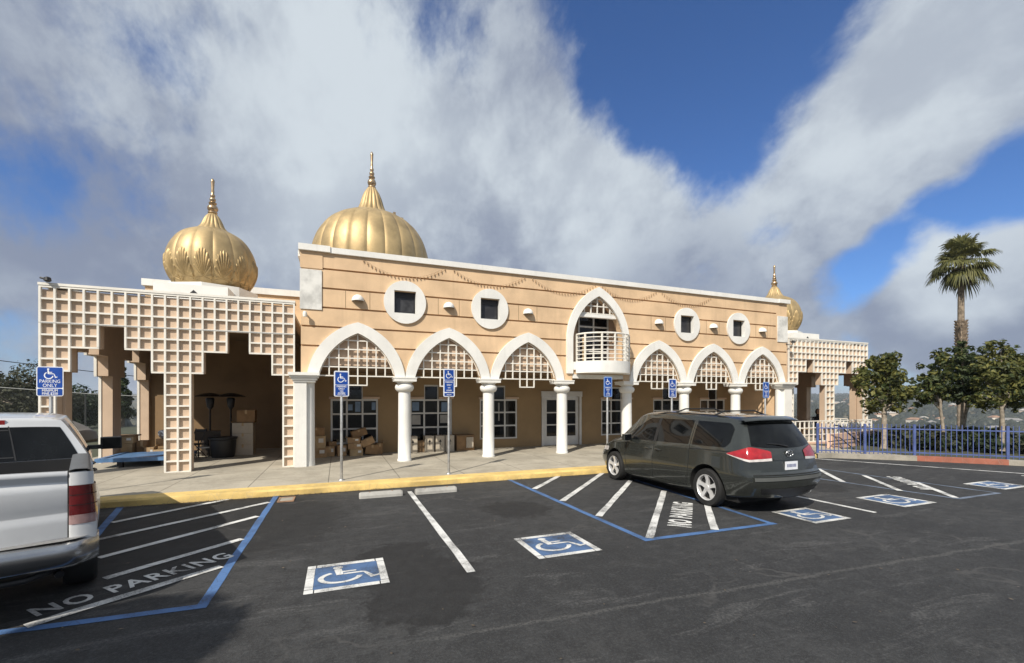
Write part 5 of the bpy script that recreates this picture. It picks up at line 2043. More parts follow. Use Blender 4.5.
# windscreen and headlights (front, seen only from the far side)
q = MB()
rows = []
for i in range(9):
    y = 3.34 + .80 * i / 8
    t = y / VL
    r = van.ring(t)
    top = [(w, z) for w, z in r if z >= van.ctrl(t)[7] - .002][:-1]
    w0 = van.ctrl(t)[6] * .94
    rows.append([(fx * w0, y, van.ctrl(t)[8] + .006 - (van.ctrl(t)[8] - van.ctrl(t)[7]) * .55 * abs(fx) ** 2.6) for fx in [-1 + k / 6 for k in range(13)]])
q.grid(rows)
q.build('windscreen', carglass, VN, smooth=50)
for sg in (-1, 1):
    q = MB(); van.side_strip(q, 4.45, 4.92, lambda y: .70 - .05 * (y - 4.4), lambda y: .80 - .06 * (y - 4.4), .006, 8, 3, (sg,)); q.build('headlight', clearlens, VN, smooth=50)

# ---- pickup
TS = 0.9315
KT = thing('pickup_truck', 'silver white crew pickup seen from behind at the left edge', 'pickup truck', (0, 0, 0), radians(20))
# local: x across, y forward from the tailgate, z up (full size), empty scaled
TWD = .99
tl_corner = Vector((-2.10, 4.85))
cst = [(0.0, .52, .94, .985, .90, .96, 1.30, .70, 1.80, 1.875),
       (0.3, .50, .95, .99, .90, .965, 1.30, .715, 1.81, 1.90),
       (1.5, .50, .95, .99, .90, .965, 1.28, .725, 1.82, 1.915),
       (1.95, .50, .95, .99, .90, .965, 1.27, .71, 1.79, 1.88),
       (2.3, .50, .95, .99, .90, .975, 1.26, .74, 1.62, 1.72),
       (2.75, .50, .95, .99, .90, .97, 1.25, .80, 1.33, 1.42),
       (2.95, .50, .95, .99, .88, .965, 1.22, .84, 1.29, 1.36),
       (3.7, .50, .94, .985, .86, .95, 1.16, .82, 1.24, 1.32),
       (4.0, .52, .90, .94, .84, .90, 1.10, .78, 1.18, 1.24)]
cyr = [(.4, 0), (1.28, 0), (1.85, .22), (2, .30)]
cyf = [(.4, .05), (.7, 0), (1.0, .02), (1.3, .10), (2, .10)]
cabS = Shell(4.0, cst, cyr, cyf, bulge=.03)
CABY = 1.78
cabE = empty('cab_group')
cutb = MB()
for sg in (-1, 1):
    c = xcyl(.47, sg * .60, sg * 1.3, 4.72 - CABY, .42)
    cutb.add(c.v, c.f)
cab = cabS.body('cab', truckpaint, KT, 60, cutb.build('cutter', darkgap))
bpy.data.objects.remove(cabE)
cab.location = (0, CABY, 0)
def cab_part(mb, name, m, smooth=40):
    o = mb.build(name, m, KT, smooth=smooth)
    o.location = (0, CABY, 0)
    return o
q = MB(); cabS.rear_strip(q, -.91, .91, 1.36, lambda f: 1.765 - .02 * abs(f) ** 3, .006, 22, 5)
rwn = cab_part(q, 'rear_window', carglass)
q = MB(); cabS.rear_strip(q, -.33, -.315, 1.37, 1.775, .012, 2, 4); cabS.rear_strip(q, .315, .33, 1.37, 1.775, .012, 2, 4); cabS.rear_strip(q, -.31, .31, 1.40, 1.415, .012, 6, 1); cabS.rear_strip(q, -.31, .31, 1.72, 1.735, .012, 6, 1)
cab_part(q, 'window_divider', black)
q = MB(); q.box(-.20, .20, .17, .30, 1.795, 1.85)
o = cab_part(q, 'brake_light', redlens, None)
for sg in (1, -1):
    q = MB()
    cabS.side_strip(q, .30, 1.04, 1.31, lambda y: 1.77 - .30 * max(0, (.42 - y) / .12) ** 2, .004, 14, sides=(sg,))
    cab_part(q, 'rear_door_window', carglass)
    q = MB(); cabS.side_strip(q, 1.12, 2.20, 1.30, lambda y: 1.77 if y < 1.75 else 1.77 - .55 * (y - 1.75), .004, 16, sides=(sg,))
    cab_part(q, 'front_door_window', carglass)
for a, sg in [(a_, s__) for s__ in (1, -1) for a_ in ([(.18, 1.28), (.16, .60)], [(1.08, 1.26), (1.08, .60)], [(2.36, 1.22), (2.34, .60)], [(.16, .6), (2.34, .6)])]:
    q = MB()
    seam(cabS, q, dense(a, 10), .009, sides=(sg,))
    cab_part(q, 'door_seam', darkgap)
for y in (.35, 1.25):
    for sg in (-1, 1):
        q = MB(); q.tube([cabS.side(y - .1, 1.15, .01, sg), cabS.side(y, 1.152, .03, sg), cabS.side(y + .1, 1.155, .01, sg)], .014, 8)
        cab_part(q, 'door_handle', black)
for sg in (-1, 1):
    c = cabS.side(2.15, 1.32, 0, sg)
    q = MB()
    q.obox(c + Vector((sg * .27, -.02, .06)), (.135, 0, 0), (0, .06, 0), (0, 0, .10))
    q.obox(c + Vector((sg * .08, .0, -.0)), (.10, 0, 0), (0, .03, 0), (0, 0, .035))
    o = cab_part(q, 'wing_mirror', black, None)
    bevel(o, .025, 3)
    MB().obox(c + Vector((sg * .27, -.083, .06)), (.115, 0, 0), (0, .002, 0), (0, 0, .085)).build('mirror_glass', carglass, o)
q = MB()
rows = []
for i in range(7):
    y = 2.0 + .72 * i / 6
    t = y / 4.0
    cc_ = cabS.ctrl(t)
    rows.append([(fx * cc_[6] * .95, y, cc_[8] + .006 - (cc_[8] - cc_[7]) * .55 * abs(fx) ** 2.6) for fx in [-1 + k / 5 for k in range(11)]])
q.grid(rows)
cab_part(q, 'windscreen', carglass)
for sg in (-1, 1):
    q = MB(); cabS.side_strip(q, 3.6, 3.95, .95, 1.12, .006, 6, 3, (sg,)); cab_part(q, 'headlight', clearlens)
q = MB(); q.box(-.95, .95, 3.98, 4.12, .50, .78); cab_part(q, 'front_bumper', chrome, None)
q = MB(); q.box(-.62, .62, 3.97, 4.04, .85, 1.12); cab_part(q, 'grille', chrome, None)
# bed: two side panels with flared section, front wall, floor
for sg in (-1, 1):
    rows = []
    for i in range(21):
        y = .02 + (CABY - .05) * i / 20
        fl = .035 * math.exp(-((y - 1.02) / .5) ** 2)
        ed = .02 * max(0, (.25 - y) / .25) ** 2
        prof = [(.80, .62), (.93, .55), (.965 + fl, .62), (.985 + fl, .80), (.99 + fl - ed, .95), (.985 + fl * .6 - ed, 1.05), (.965 + fl * .2 - ed, 1.16), (.955 - ed, 1.28), (.945 - ed, 1.355), (.925 - ed, 1.385), (.80, 1.385), (.79, 1.36), (.79, .80)]
        pr = catmull(prof[:10], 3) + prof[10:]
        rows.append([(sg * w, y, z) for w, z in pr])
    b = MB().grid(rows)
    b.add(rows[0], [tuple(range(len(rows[0])))])
    b.add(rows[-1], [tuple(range(len(rows[-1])))])
    o = b.build('bed_side', truckpaint, KT)
    boolean(o, xcyl(.46, sg * .70, sg * 1.3, 1.02, .40).build('cutter', darkgap))
    o.data.shade_smooth(); o.data.set_sharp_from_angle(angle=radians(38))
    c = MB().grid([[(sg * w, y, z) for w, z in ((.775, 1.36), (.785, 1.405), (.83, 1.415), (.91, 1.412), (.938, 1.395), (.945, 1.365))] for y in (.0, .05, .6, 1.2, CABY - .03)])
    c.build('rail_cap', mat('rail_cap', (.10, .105, .11), .55, .05), KT, smooth=50)
q = MB().box(-.79, .79, .1, CABY - .05, .74, .80); q.build('bed_floor', black, KT)
q = MB().box(-.789, .789, CABY - .10, CABY - .05, .801, 1.36); q.build('bed_front', black, KT)
# tailgate with crowned top, horizontal recess and handle
rows = []
for j, (dy, z) in enumerate(((.06, .74), (.005, .745), (.0, .80), (.0, .90), (.002, .955), (.016, .985), (.016, 1.0), (.002, 1.05), (-.006, 1.15), (-.010, 1.22), (-.002, 1.262), (.018, 1.28), (.018, 1.30), (-.012, 1.345), (-.018, 1.37), (.0, 1.395), (.06, 1.395))):
    rows.append([(x * .772, dy - .035 + .03 * abs(x) ** 2.5, z + (.022 * (1 - x * x) if z > 1.25 else 0)) for x in [-1 + k / 10 for k in range(21)]])
b = MB().grid(rows)
tg = b.build('tailgate', truckpaint, KT, smooth=50)
MB().box(-.13, .13, -.05, -.034, 1.10, 1.20).build('handle', black, tg)
MB().box(-.775, .775, .06, .10, .76, 1.39).build('liner', black, tg)
MB().box(-.80, .80, -.003, .05, .715, .738).build('sill_gap', darkgap, KT)
# tail lights
for sg in (-1, 1):
    def tlrows(z0, z1, k=8):
        rr = []
        for i in range(k + 1):
            z = z0 + (z1 - z0) * i / k
            xo = .985 - .018 * max(0, (z - .95) / .4)
            rr.append([(sg * x, y, z) for x, y in ((.782, -.012), (.80, -.030), (.86, -.032), (.92, -.024), (xo - .02, .0), (xo + .005, .05), (xo + .004, .16), (xo - .01, .19))])
        return rr
    o = MB().grid(tlrows(.965, 1.255)).build('taillight', darkred, KT, smooth=60)
    for zz in (1.06, 1.16):
        MB().grid([[(p[0] + sg * .002, p[1] - .003, p[2]) for p in r_] for r_ in tlrows(zz, zz + .006, 1)]).build('lens_rib', darkgap, o)
    MB().grid(tlrows(.875, .964, 4)).build('reversing_lens', mat('pink_lens', (.34, .22, .21), .15, .12, 12, coat=1.0), o, smooth=60)
    MB().grid([[(sg * x, y, z) for x, y in ((.782, -.010), (.80, -.026), (.86, -.028), (.92, -.020), (.958, .0), (.962, .05))] for z in (1.257, 1.355, 1.384)]).build('corner_panel', truckpaint, KT, smooth=50)
    MB().grid([[(sg * x, y, z) for x, y in ((.782, -.010), (.80, -.026), (.86, -.028), (.92, -.020), (.975, .0), (.985, .05))] for z in (.72, .80, .873)]).build('corner_panel', truckpaint, KT, smooth=50)
# rear bumper: chrome bar with rounded ends and textured step pad
rows = []
for dz, dy in ((.735, .02), (.735, -.13), (.722, -.185), (.68, -.205), (.58, -.20), (.52, -.18), (.49, -.13), (.49, .02)):
    row = []
    for k in range(33):
        u = -1 + k / 16
        x = u * 1.0
        e = abs(u)
        yy_ = dy + (.0 if e < .72 else (.24 * ((e - .72) / .28) ** 2.2)) - .02 * (1 - e)
        row.append((x, yy_, dz + .012 * (1 - e) + (.04 * max(0, e - .8) if dz < .6 else 0)))
    rows.append(row)
bmp = MB().grid(rows).build('bumper', chrome, KT, smooth=45)
MB().grid([[(u, y + (.24 * (max(0, abs(u) - .72) / .28) ** 2.2) + .0, .751) for u in [-.92 + .092 * k for k in range(21)]] for y in (-.02, -.06, -.10, -.135)]).build('step_pad', mat('step_pad', (.22, .22, .22), .8, .15, 40), bmp)
MB().box(-.13, .13, -.215, -.19, .56, .68).build('licence_plate', signwhite, bmp)
MB().tube([(-.7, .05, .45), (-.5, -.05, .42), (.5, -.05, .42), (.7, .05, .45)], .03, 8).box(-.05, .05, -.15, .2, .38, .46).build('hitch', black, KT)
MB().tube([(.62, .5, .46), (.70, .05, .42), (.72, -.03, .41)], .035, 10).build('exhaust_pipe', blackm, KT)
MB().box(-.80, .80, .1, 5.5, .46, .72).build('underbody', darkgap, KT)
for y in (1.02, 4.72):
    for sg in (-1, 1):
        wheel(KT, sg * .86, y, .40, .275, sg, 5)
KT.scale = (TS, TS, TS)
# place so that the right rear corner of the tailgate sits at tl_corner
KT.location = (-2.956, 4.967, 0)
KT.rotation_euler = (0, 0, radians(22.5))

# ---- tan car beyond the left pavilion: short shell
ST_ = [(0, .30, .74, .80, .55, .76, .86, .60, .92, .98), (.4, .25, .80, .86, .56, .82, .92, .60, 1.20, 1.28), (.9, .22, .82, .88, .56, .84, .92, .58, 1.40, 1.47), (2.2, .2, .82, .88, .56, .84, .90, .58, 1.41, 1.48),
       (2.8, .2, .82, .88, .56, .83, .88, .60, 1.12, 1.2), (3.2, .2, .82, .87, .55, .82, .86, .66, .92, .98), (4.0, .22, .78, .83, .53, .77, .78, .6, .84, .88), (4.4, .26, .6, .66, .5, .62, .68, .5, .72, .76)]
car = Shell(4.4, ST_, [(.2, .1), (.5, 0), (.9, .08), (1.5, .3)], [(.2, .1), (.5, 0), (.8, .1)], .08)
CT = thing('parked_car', 'tan car parked behind the chain link fence left of the pavilion pillar', 'car', (-10.9, 26.5, -.42), radians(80))
car.body('body', tanpaint, CT, 40, arch_cutters((.85, 3.5), .36, .55, 1.2, .31))
for sg in (1, -1):
    q = MB(); car.side_strip(q, .72, 1.55, .95, lambda y: 1.36 - .5 * max(0, .95 - y), .004, 12, sides=(sg,)); q.build('rear_window', carglass, CT, smooth=50)
    q = MB(); car.side_strip(q, 1.62, 2.75, .94, lambda y: 1.37 if y < 2.15 else 1.37 - .62 * (y - 2.15), .004, 12, sides=(sg,)); q.build('front_window', carglass, CT, smooth=50)
for y in (.85, 3.5):
    for sg in (-1, 1):
        wheel(CT, sg * .76, y, .31, .2, sg, 5)

# ================================================================== FENCES
def fence(T, pts, z0, h, pitch, postn, m, skip_first=False):
    """metal picket fence along a polyline; posts are parts, pickets stay in one panel per bay"""
    for a, c in zip(pts, pts[1:]):
        a, c = Vector((*a, z0)), Vector((*c, z0))
        d = c - a
        u = d.normalized(); n = Vector((-u.y, u.x, 0))
        nb = postn
        for k in range(nb):
            p0, p1 = a + d * k / nb, a + d * (k + 1) / nb
            L = (p1 - p0).length
            b = MB()
            for z in (.12, h - .14):
                b.obox((p0 + p1) / 2 + Vector((0, 0, z)), u * L / 2, n * .014, Vector((0, 0, .018)))
            cnt = max(2, round(L / pitch))
            for j in range(1, cnt):
                p = p0 + (p1 - p0) * j / cnt
                hh = h * .5
                b.obox(p + Vector((0, 0, hh + .03)) + n * .001, u * .009, n * .010, Vector((0, 0, hh - .01)))
            b.build('picket_panel', m, T)
            q = MB()
            q.obox(p0 + Vector((0, 0, h / 2)), u * .032, n * .032, Vector((0, 0, h / 2 + .02)))
            q.build('post', m, T)
        q = MB()
        q.obox(c + Vector((0, 0, h / 2)), u * .032, n * .032, Vector((0, 0, h / 2 + .02)))
        q.build('post', m, T)

FT = thing('picket_fence', 'blue metal picket fence on the kerb at the right of the lot', 'fence', (0, 0, 0))
fo = offs(DK, 0.34)
fpts = [(15.20, 10.32), (17.47, 8.72), (18.93, 7.1), (20.6, 4.75), (23.5, -.4)]
fence(FT, fpts[:2], .12, 1.02, .125, 2, fencem)
fence(FT, fpts[1:3], .12, 1.02, .125, 1, fencem)
fence(FT, fpts[2:5], .12, 1.02, .125, 2, fencem)

# chain link fence far left
LT = thing('chain_link_fence', 'tall chain link fence running behind the left pavilion', 'fence', (0, 0, 0))
lk = bpy.data.materials.new('wire_mesh')
lk.use_nodes = True
t_ = NT(lk.node_tree)
bs_ = t_.n['Principled BSDF']
bs_.inputs['Base Color'].default_value = (.10, .105, .105, 1)
bs_.inputs['Metallic'].default_value = .5
g_ = t_.node('ShaderNodeNewGeometry').outputs['Position']
sp_ = t_.node('ShaderNodeSeparateXYZ'); t_.l.new(g_, sp_.inputs[0])
hx = t_.math('ADD', sp_.outputs[0], t_.math('MULTIPLY', sp_.outputs[1], .6))
d1 = t_.math('ABSOLUTE', t_.math('SUBTRACT', t_.math('FRACT', t_.math('MULTIPLY', t_.math('ADD', hx, sp_.outputs[2]), 12.0)), .5))
d2 = t_.math('ABSOLUTE', t_.math('SUBTRACT', t_.math('FRACT', t_.math('MULTIPLY', t_.math('SUBTRACT', hx, sp_.outputs[2]), 12.0)), .5))
al = t_.math('GREATER_THAN', t_.math('MAXIMUM', d1, d2), .478)
tp = t_.node('ShaderNodeBsdfTransparent')
mx = t_.node('ShaderNodeMixShader')
t_.l.new(al, mx.inputs[0]); t_.l.new(tp.outputs[0], mx.inputs[1]); t_.l.new(bs_.outputs[0], mx.inputs[2])
t_.l.new(mx.outputs[0], t_.n['Material Output'].inputs[0])
def link_run(pts):
    for (ax, ay, az, at), (bx_, by, bz, bt) in zip(pts, pts[1:]):
        MB().add([(ax, ay, az), (bx_, by, bz), (bx_, by, bt), (ax, ay, at)], [(0, 1, 2, 3)]).build('wire_panel', lk, LT)
        MB().tube([(ax, ay, at), (bx_, by, bt)], .03, 6).build('top_rail', linkm, LT)
        MB().tube([(ax, ay, az), (ax, ay, at)], .035, 6).build('post', linkm, LT)
link_run([(-15.5, 14.5, -.1, 2.95), (-17.5, 22.5, .0, 3.0), (-20.5, 32.0, .2, 2.95), (-13.0, 31.5, -.1, 2.3), (-8.6, 31.0, -.1, 2.05), (-4.5, 30.6, -.1, 2.05)])
# overhead cable at the left
ct = MB()
CB = thing('overhead_cable', 'thin dark cable sagging across the sky behind the left lattice leg', 'cable', (0, 0, 0))
ct.tube([(-30 + 36 * t, 20 + 26 * t, 6.6 - 3.9 * t - 1.2 * sin(pi * t)) for t in [k / 20 for k in range(21)]], .02, 5)
ct.build('wire', blackm, CB)

# ================================================================== TREES
def leaf_cloud(b, rng, blobs, n, size, mats, squash=.85, spread=1.0):
    """leaf sized quads scattered in the shells of several clumps"""
    tot = sum(r ** 2 for _, r in blobs)
    for (c, r) in blobs:
        k = int(n * r * r / tot)
        for _ in range(k):
            while True:
                v = Vector((rng.uniform(-1, 1), rng.uniform(-1, 1), rng.uniform(-1, 1)))
                if .05 < v.length < 1:
                    break
            v = v.normalized() * (v.length ** .5)
            v *= 1 + .35 * noise.noise(v * 2.3 + Vector(c))
            p = Vector(c) + Vector((v.x * r, v.y * r, v.z * r * squash)) * spread
            nrm = (v + Vector((rng.uniform(-1, 1), rng.uniform(-1, 1), rng.uniform(-.4, 1.2))) * .9).normalized()
            u = nrm.cross(Vector((rng.uniform(-1, 1), rng.uniform(-1, 1), rng.uniform(-1, 1)))).normalized()
            w = nrm.cross(u)
            s1 = size * rng.uniform(.45, 1.45)
            s2 = s1 * rng.uniform(.35, .6)
            b.use(mats[0] if len(mats) == 1 or rng.random() < .7 else mats[1])
            b.add([p - u * s1, p + w * s2 + nrm * s1 * .15, p + u * s1, p - w * s2 + nrm * s1 * .1], [(0, 1, 2, 3)])

def tree(name, label, cat, base, trunks, blobs, n, size, mats, barkm, group=None, seed=1, limbs=True, squash=.85):
    rng = random.Random(seed)
    T = thing(name, label, cat, base, 0, group)
    for tr in trunks:
        pts = catmull([tuple(p[:3]) for p in tr], 4)
        r0, r1 = tr[0][3], tr[-1][3]
        rad = [r0 + (r1 - r0) * i / (len(pts) - 1) for i in range(len(pts))]
        rad[0] *= 1.35
        MB().tube(pts, rad, 9).build('trunk', barkm, T, smooth=60)
    if limbs:
        b = MB()
        for i, (c, r) in enumerate(blobs):
            tr = min(trunks, key=lambda q: (Vector(q[-1][:3]) - Vector(c)).length)
            top = Vector(tr[-1][:3])
            k = rng.uniform(.45, .95)
            st = Vector(tr[0][:3]).lerp(top, k) if len(tr) < 3 else Vector(tr[-2][:3]).lerp(top, rng.uniform(.2, 1))
            mid = st.lerp(Vector(c), .5) + Vector((rng.uniform(-.1, .1), rng.uniform(-.1, .1), .08)) * r
            b.tube([st, mid, Vector(c), Vector(c) + Vector((rng.uniform(-.5, .5), rng.uniform(-.5, .5), .5)) * r], [tr[-1][3] * .8, tr[-1][3] * .55, tr[-1][3] * .35, tr[-1][3] * .15], 6)
        b.build('limb', barkm, T, smooth=60)
    b = MB()
    if name == 'tree':
        ex = []
        for c, r in blobs:
            ex.append((c, r * .72))
            for _ in range(6):
                d = Vector((rng.uniform(-1, 1), rng.uniform(-1, 1), rng.uniform(-.5, 1.3))).normalized()
                ex.append((tuple(Vector(c) + d * r * rng.uniform(.8, 1.45)), r * rng.uniform(.22, .42)))
        blobs = ex
    leaf_cloud(b, rng, blobs, n, size, mats, squash)
    b.build('crown', None, T, fix=False)
    return T

def blob_crown(rng, h0, h1, rx, n, r):
    out = []
    for i in range(n):
        z = h0 + (h1 - h0) * rng.random() ** .8
        f = (z - h0) / (h1 - h0)
        w = rx * (1.0 - .55 * abs(f - .35) ** 1.2 * 1.4)
        a = rng.uniform(0, 2 * pi)
        d = w * sqrt(rng.random())
        out.append(((d * cos(a), d * sin(a), z), r * rng.uniform(.6, 1.25)))
    return out

G4 = 'small trees behind the blue fence'
rng = random.Random(11)
def wpt(px, Z):
    """ground point from a photo column at camera depth Z"""
    u = (px - 512) / 445.0
    c, s = cos(YAW), sin(YAW)
    return (Z * (u * c + s), Z * (c - u * s))

x, y = wpt(884, 17.2)
tree('tree', 'broad olive green tree at the right pavilion end, one pale straight trunk', 'tree', (x, y, .05),
     [[(0, 0, 0, .10), (.02, 0, 1.1, .085), (.05, .05, 2.2, .07)]],
     [((-1.0, 0, 2.3), .42), ((-.55, .2, 2.75), .55), ((-.75, -.2, 1.9), .45), ((0, 0, 2.9), .62), ((.2, .1, 2.2), .6), ((.75, .1, 2.75), .52), ((.95, -.1, 2.25), .42), ((.35, -.2, 1.75), .45), ((-.1, .1, 3.25), .42), ((-.2, -.3, 2.4), .5), ((.6, .2, 3.1), .38), ((-.35, .1, 1.6), .35), ((-1.2, .1, 2.75), .25)],
     4300, .085, [leafA, leafB], palebark, G4, 3)
x, y = wpt(941, 17.4)
tree('tree', 'narrow dark tree on a thin leaning pale trunk, second from left', 'tree', (x, y, .05),
     [[(.25, 0, 0, .065), (.05, 0, 1.2, .05), (-.25, 0, 2.1, .04)]],
     [((-.45, 0, 2.35), .38), ((.1, .1, 2.6), .45), ((-.2, 0, 3.0), .42), ((.15, -.1, 3.35), .33), ((-.05, 0, 3.65), .24), ((.45, .1, 2.35), .34), ((-.75, .1, 2.45), .3), ((-.55, .2, 1.95), .34), ((.2, .2, 2.0), .32), ((-.95, .1, 2.1), .26)],
     3300, .08, [leafB, leafA], palebark, G4, 4)
x, y = wpt(966, 17.8)
tree('tree', 'dark dense tree on two crossing pale trunks before the palm', 'tree', (x, y, .05),
     [[(-.35, 0, 0, .06), (-.3, 0, 1.2, .05), (-.2, 0, 2.4, .04)], [(-.2, .1, 0, .075), (.1, .1, 1.0, .06), (.45, .1, 2.2, .045)]],
     [((-.3, 0, 2.7), .5), ((.3, .1, 2.45), .55), ((.1, 0, 3.1), .5), ((.55, 0, 2.9), .45), ((-.15, 0, 3.55), .38), ((.4, 0, 3.5), .36), ((.85, .1, 2.4), .36), ((-.05, .1, 3.9), .26), ((.75, .1, 3.3), .3), ((-.6, .1, 2.1), .4), ((.1, .2, 1.95), .36), ((1.0, .1, 2.0), .38), ((-.75, .1, 2.9), .3)],
     5000, .08, [leafB, leafC], palebark, G4, 5)
x, y = wpt(1003, 16.6)
tree('tree', 'wide yellowish green tree furthest right, double grey trunk', 'tree', (x, y, .05),
     [[(-.1, 0, 0, .08), (-.05, 0, 1.2, .07), (-.3, 0, 2.1, .05)], [(.15, .1, 0, .08), (.18, .1, 1.2, .07), (.35, .1, 2.2, .05)]],
     [((-.7, 0, 2.35), .45), ((-.35, .1, 2.8), .55), ((.2, 0, 2.55), .6), ((.75, 0, 2.6), .55), ((0, 0, 3.2), .5), ((.5, .1, 3.3), .45), ((1.1, 0, 2.9), .5), ((.1, .1, 3.7), .35), ((.9, 0, 2.15), .42), ((-.05, -.2, 2.1), .4), ((.65, .1, 3.75), .26), ((1.45, .1, 2.4), .4), ((-1.05, .1, 2.0), .4), ((-.6, .1, 1.75), .34), ((1.2, .1, 1.85), .4), ((-1.1, .1, 2.75), .36), ((.5, 0, 1.8), .3)],
     5600, .085, [leafA, leafB], palebark, G4, 6)

# palm -------------------------------------------------------------------
def palm(base, H, label):
    rng = random.Random(5)
    T = thing('palm_tree', label, 'palm tree', base)
    MB().tube([(0, 0, 0), (.05, 0, H * .35), (.0, 0, H * .7), (.05, 0, H)], [.27, .25, .22, .20], 14).build('trunk', palmbark, T, smooth=60)
    # old leaf bases left on the middle of the trunk
    b = MB()
    z = H * .30
    k = 0
    while z < H * .625:
        for j in range(9):
            a = j * 2 * pi / 9 + k * .35
            d = Vector((cos(a), sin(a), 0))
            c = Vector((0.02, 0, z)) + d * .27
            b.obox(c + d * .05, Vector((-d.y, d.x, 0)) * .10, (d * .5 + Vector((0, 0, 1))).normalized() * .22, d * .035)
        z += .24
        k += 1
    b.build('leaf_bases', palmboot, T)
    q = MB()
    q.tube([(-.55, -.3, H * .60), (-.85, -.35, H * .59), (-.8, -.4, H * .53), (-.95, -.4, H * .51)], .035, 5)
    q.obox((-.9, -.4, H * .505), (.13, 0, 0), (0, .05, 0), (0, 0, .16))
    q.obox((-.7, -.35, H * .605), (.16, 0, 0), (0, .05, 0), (0, 0, .08))
    q.build('hanging_stem', palmboot, T)
    crown = Vector((.05, 0, H))
    def fan(b, a, el, L, fr, droop):
        """petiole then a fan of leaf blades"""
        d = Vector((cos(a) * cos(el), sin(a) * cos(el), sin(el)))
        side = Vector((-sin(a), cos(a), 0))
        up = side.cross(d) * -1
        p0 = crown + Vector((0, 0, rng.uniform(-.5, .3)))
        p1 = p0 + d * L * .55 + Vector((0, 0, -.12 * L * droop))
        b.tube([p0, (p0 + p1) / 2 + Vector((0, 0, .04 * L)), p1], [.035, .03, .02], 5, False)
        dd = (p1 - p0).normalized()
        nb = 22
        for k in range(nb):
            th_ = radians(-105 + 210 * k / (nb - 1)) + rng.uniform(-.04, .04)
            v = (dd * cos(th_) + side * sin(th_)).normalized()
            ll = fr * (.75 + .25 * cos(th_)) * rng.uniform(.85, 1.1)
            wv = up.cross(v).normalized() * .055 * fr
            m1 = p1 + v * ll * .55 + Vector((0, 0, -.05 * droop * ll)) + up * .03
            e1 = p1 + v * ll * .9 + Vector((0, 0, -.38 * droop * ll))
            e2 = p1 + v * ll + Vector((0, 0, -.65 * droop * ll))
            b.add([p1 - wv * .2, p1 + wv * .2, m1 + wv, m1 - wv, e1 + wv * .5, e1 - wv * .5, e2], [(0, 1, 2, 3), (3, 2, 4, 5), (5, 4, 6)])
    n = 52
    for k in range(n):
        b = MB()
        t = k / (n - 1)
        el = radians(85 - 135 * t + rng.uniform(-14, 14))
        fan(b, k * 2.399, el, 2.5 * (.9 + .1 * t) * rng.uniform(.75, 1.15), 1.05 * rng.uniform(.8, 1.2), .35 + .9 * t * rng.uniform(.7, 1.2))
        b.build('frond', palmg, T, fix=False)
    b = MB()
    for k in range(20):
        a = k * 2.399
        fan(b, a, radians(-58 - 22 * rng.random()), 1.7, .85, .9)
    b.build('dead_skirt', palmd, T, fix=False)
    return T
PZ = 38.0
x, y = wpt(961, PZ)
palm((x, y, -.3), 1.95 + (400 - 259) * PZ / 445 + .3, 'tall fan palm rising above the small trees at the right')

# shrubs behind the blue fence ---------------------------------------------
rng = random.Random(21)
labs = ['low dark shrub behind the blue fence, nearest the stair', 'shrub behind the fence below the broad olive tree', 'shrub behind the fence between the first and second trees', 'shrub behind the fence below the narrow dark tree',
        'dark shrub behind the red kerb, before the palm', 'shrub behind the fence under the widest tree', 'shrub behind the fence at the right edge of the picture']
for i, (px, Z, h, r, m) in enumerate(((874, 18.3, .6, .5, leafC), (893, 18.0, .85, .8, leafD), (917, 18.4, .75, .9, leafC), (940, 18.0, .95, .8, leafD), (968, 17.7, .9, 1.0, leafB), (997, 17.2, .8, 1.0, leafC), (1024, 16.8, .95, 1.1, leafD))):
    x, y = wpt(px, Z)
    bl = [((rng.uniform(-r, r) * .8, rng.uniform(-r, r) * .8, h * rng.uniform(.25, .7)), h * rng.uniform(.35, .55)) for _ in range(10)]
    tree('shrub', labs[i], 'shrub', (x, y, -.05), [[(0, 0, 0, .03), (0, .02, h * .4, .02)]], bl, 1500, .10, [m, leafC], bark, 'shrubs behind the blue fence', 30 + i, False)
# trees and scrub beyond the left pavilion ----------------------------------------
rng = random.Random(31)
LG = 'trees on the slope left of the building'
specs = [(8, 30, 4.6, 3.6, leafD, 'bushy grey green tree at the far left edge'), (33, 33, 3.9, 3.0, leafD, 'low grey green tree just left of the lattice leg'), (-26, 27, 4.8, 4.0, leafD, 'bushy tree partly cut by the left picture edge'),
         (70, 36, 3.3, 3.0, leafC, 'dark tree seen between the lattice leg and first pillar'), (122, 37, 3.8, 2.4, leafB, 'dark conifer like tree seen between the two pillars'), (100, 44, 3.4, 3.4, leafC, 'low dark trees behind the first pillar'),
         (55, 46, 3.6, 4.0, leafC, 'wide dark tree far behind the white pickup roof'), (15, 48, 4.2, 4.5, leafB, 'dark tree behind the bushy grey tree')]
for i, (px, Z, h, r, m, lb) in enumerate(specs):
    x, y = wpt(px, Z)
    z0 = terrain_h(x, y)
    if i == 4:
        bl = [((rng.uniform(-1, 1) * (.9 - .13 * k) * .6, rng.uniform(-.4, .4), 1.2 + k * .52), .62 - .05 * k) for k in range(8)]
        nlv = 3000
    else:
        bl = [((rng.uniform(-r, r) * .75, rng.uniform(-r, r) * .6, h * rng.uniform(.25, .85)), h * rng.uniform(.16, .30)) for _ in range(16)]
        nlv = 5200
    tree('hillside_tree', lb, 'tree', (x, y, z0), [[(0, 0, -.2, .16), (.1, 0, h * .3, .12), (.0, .1, h * .6, .08)]], bl, nlv, .12, [m], bark, LG, 50 + i, i != 4)
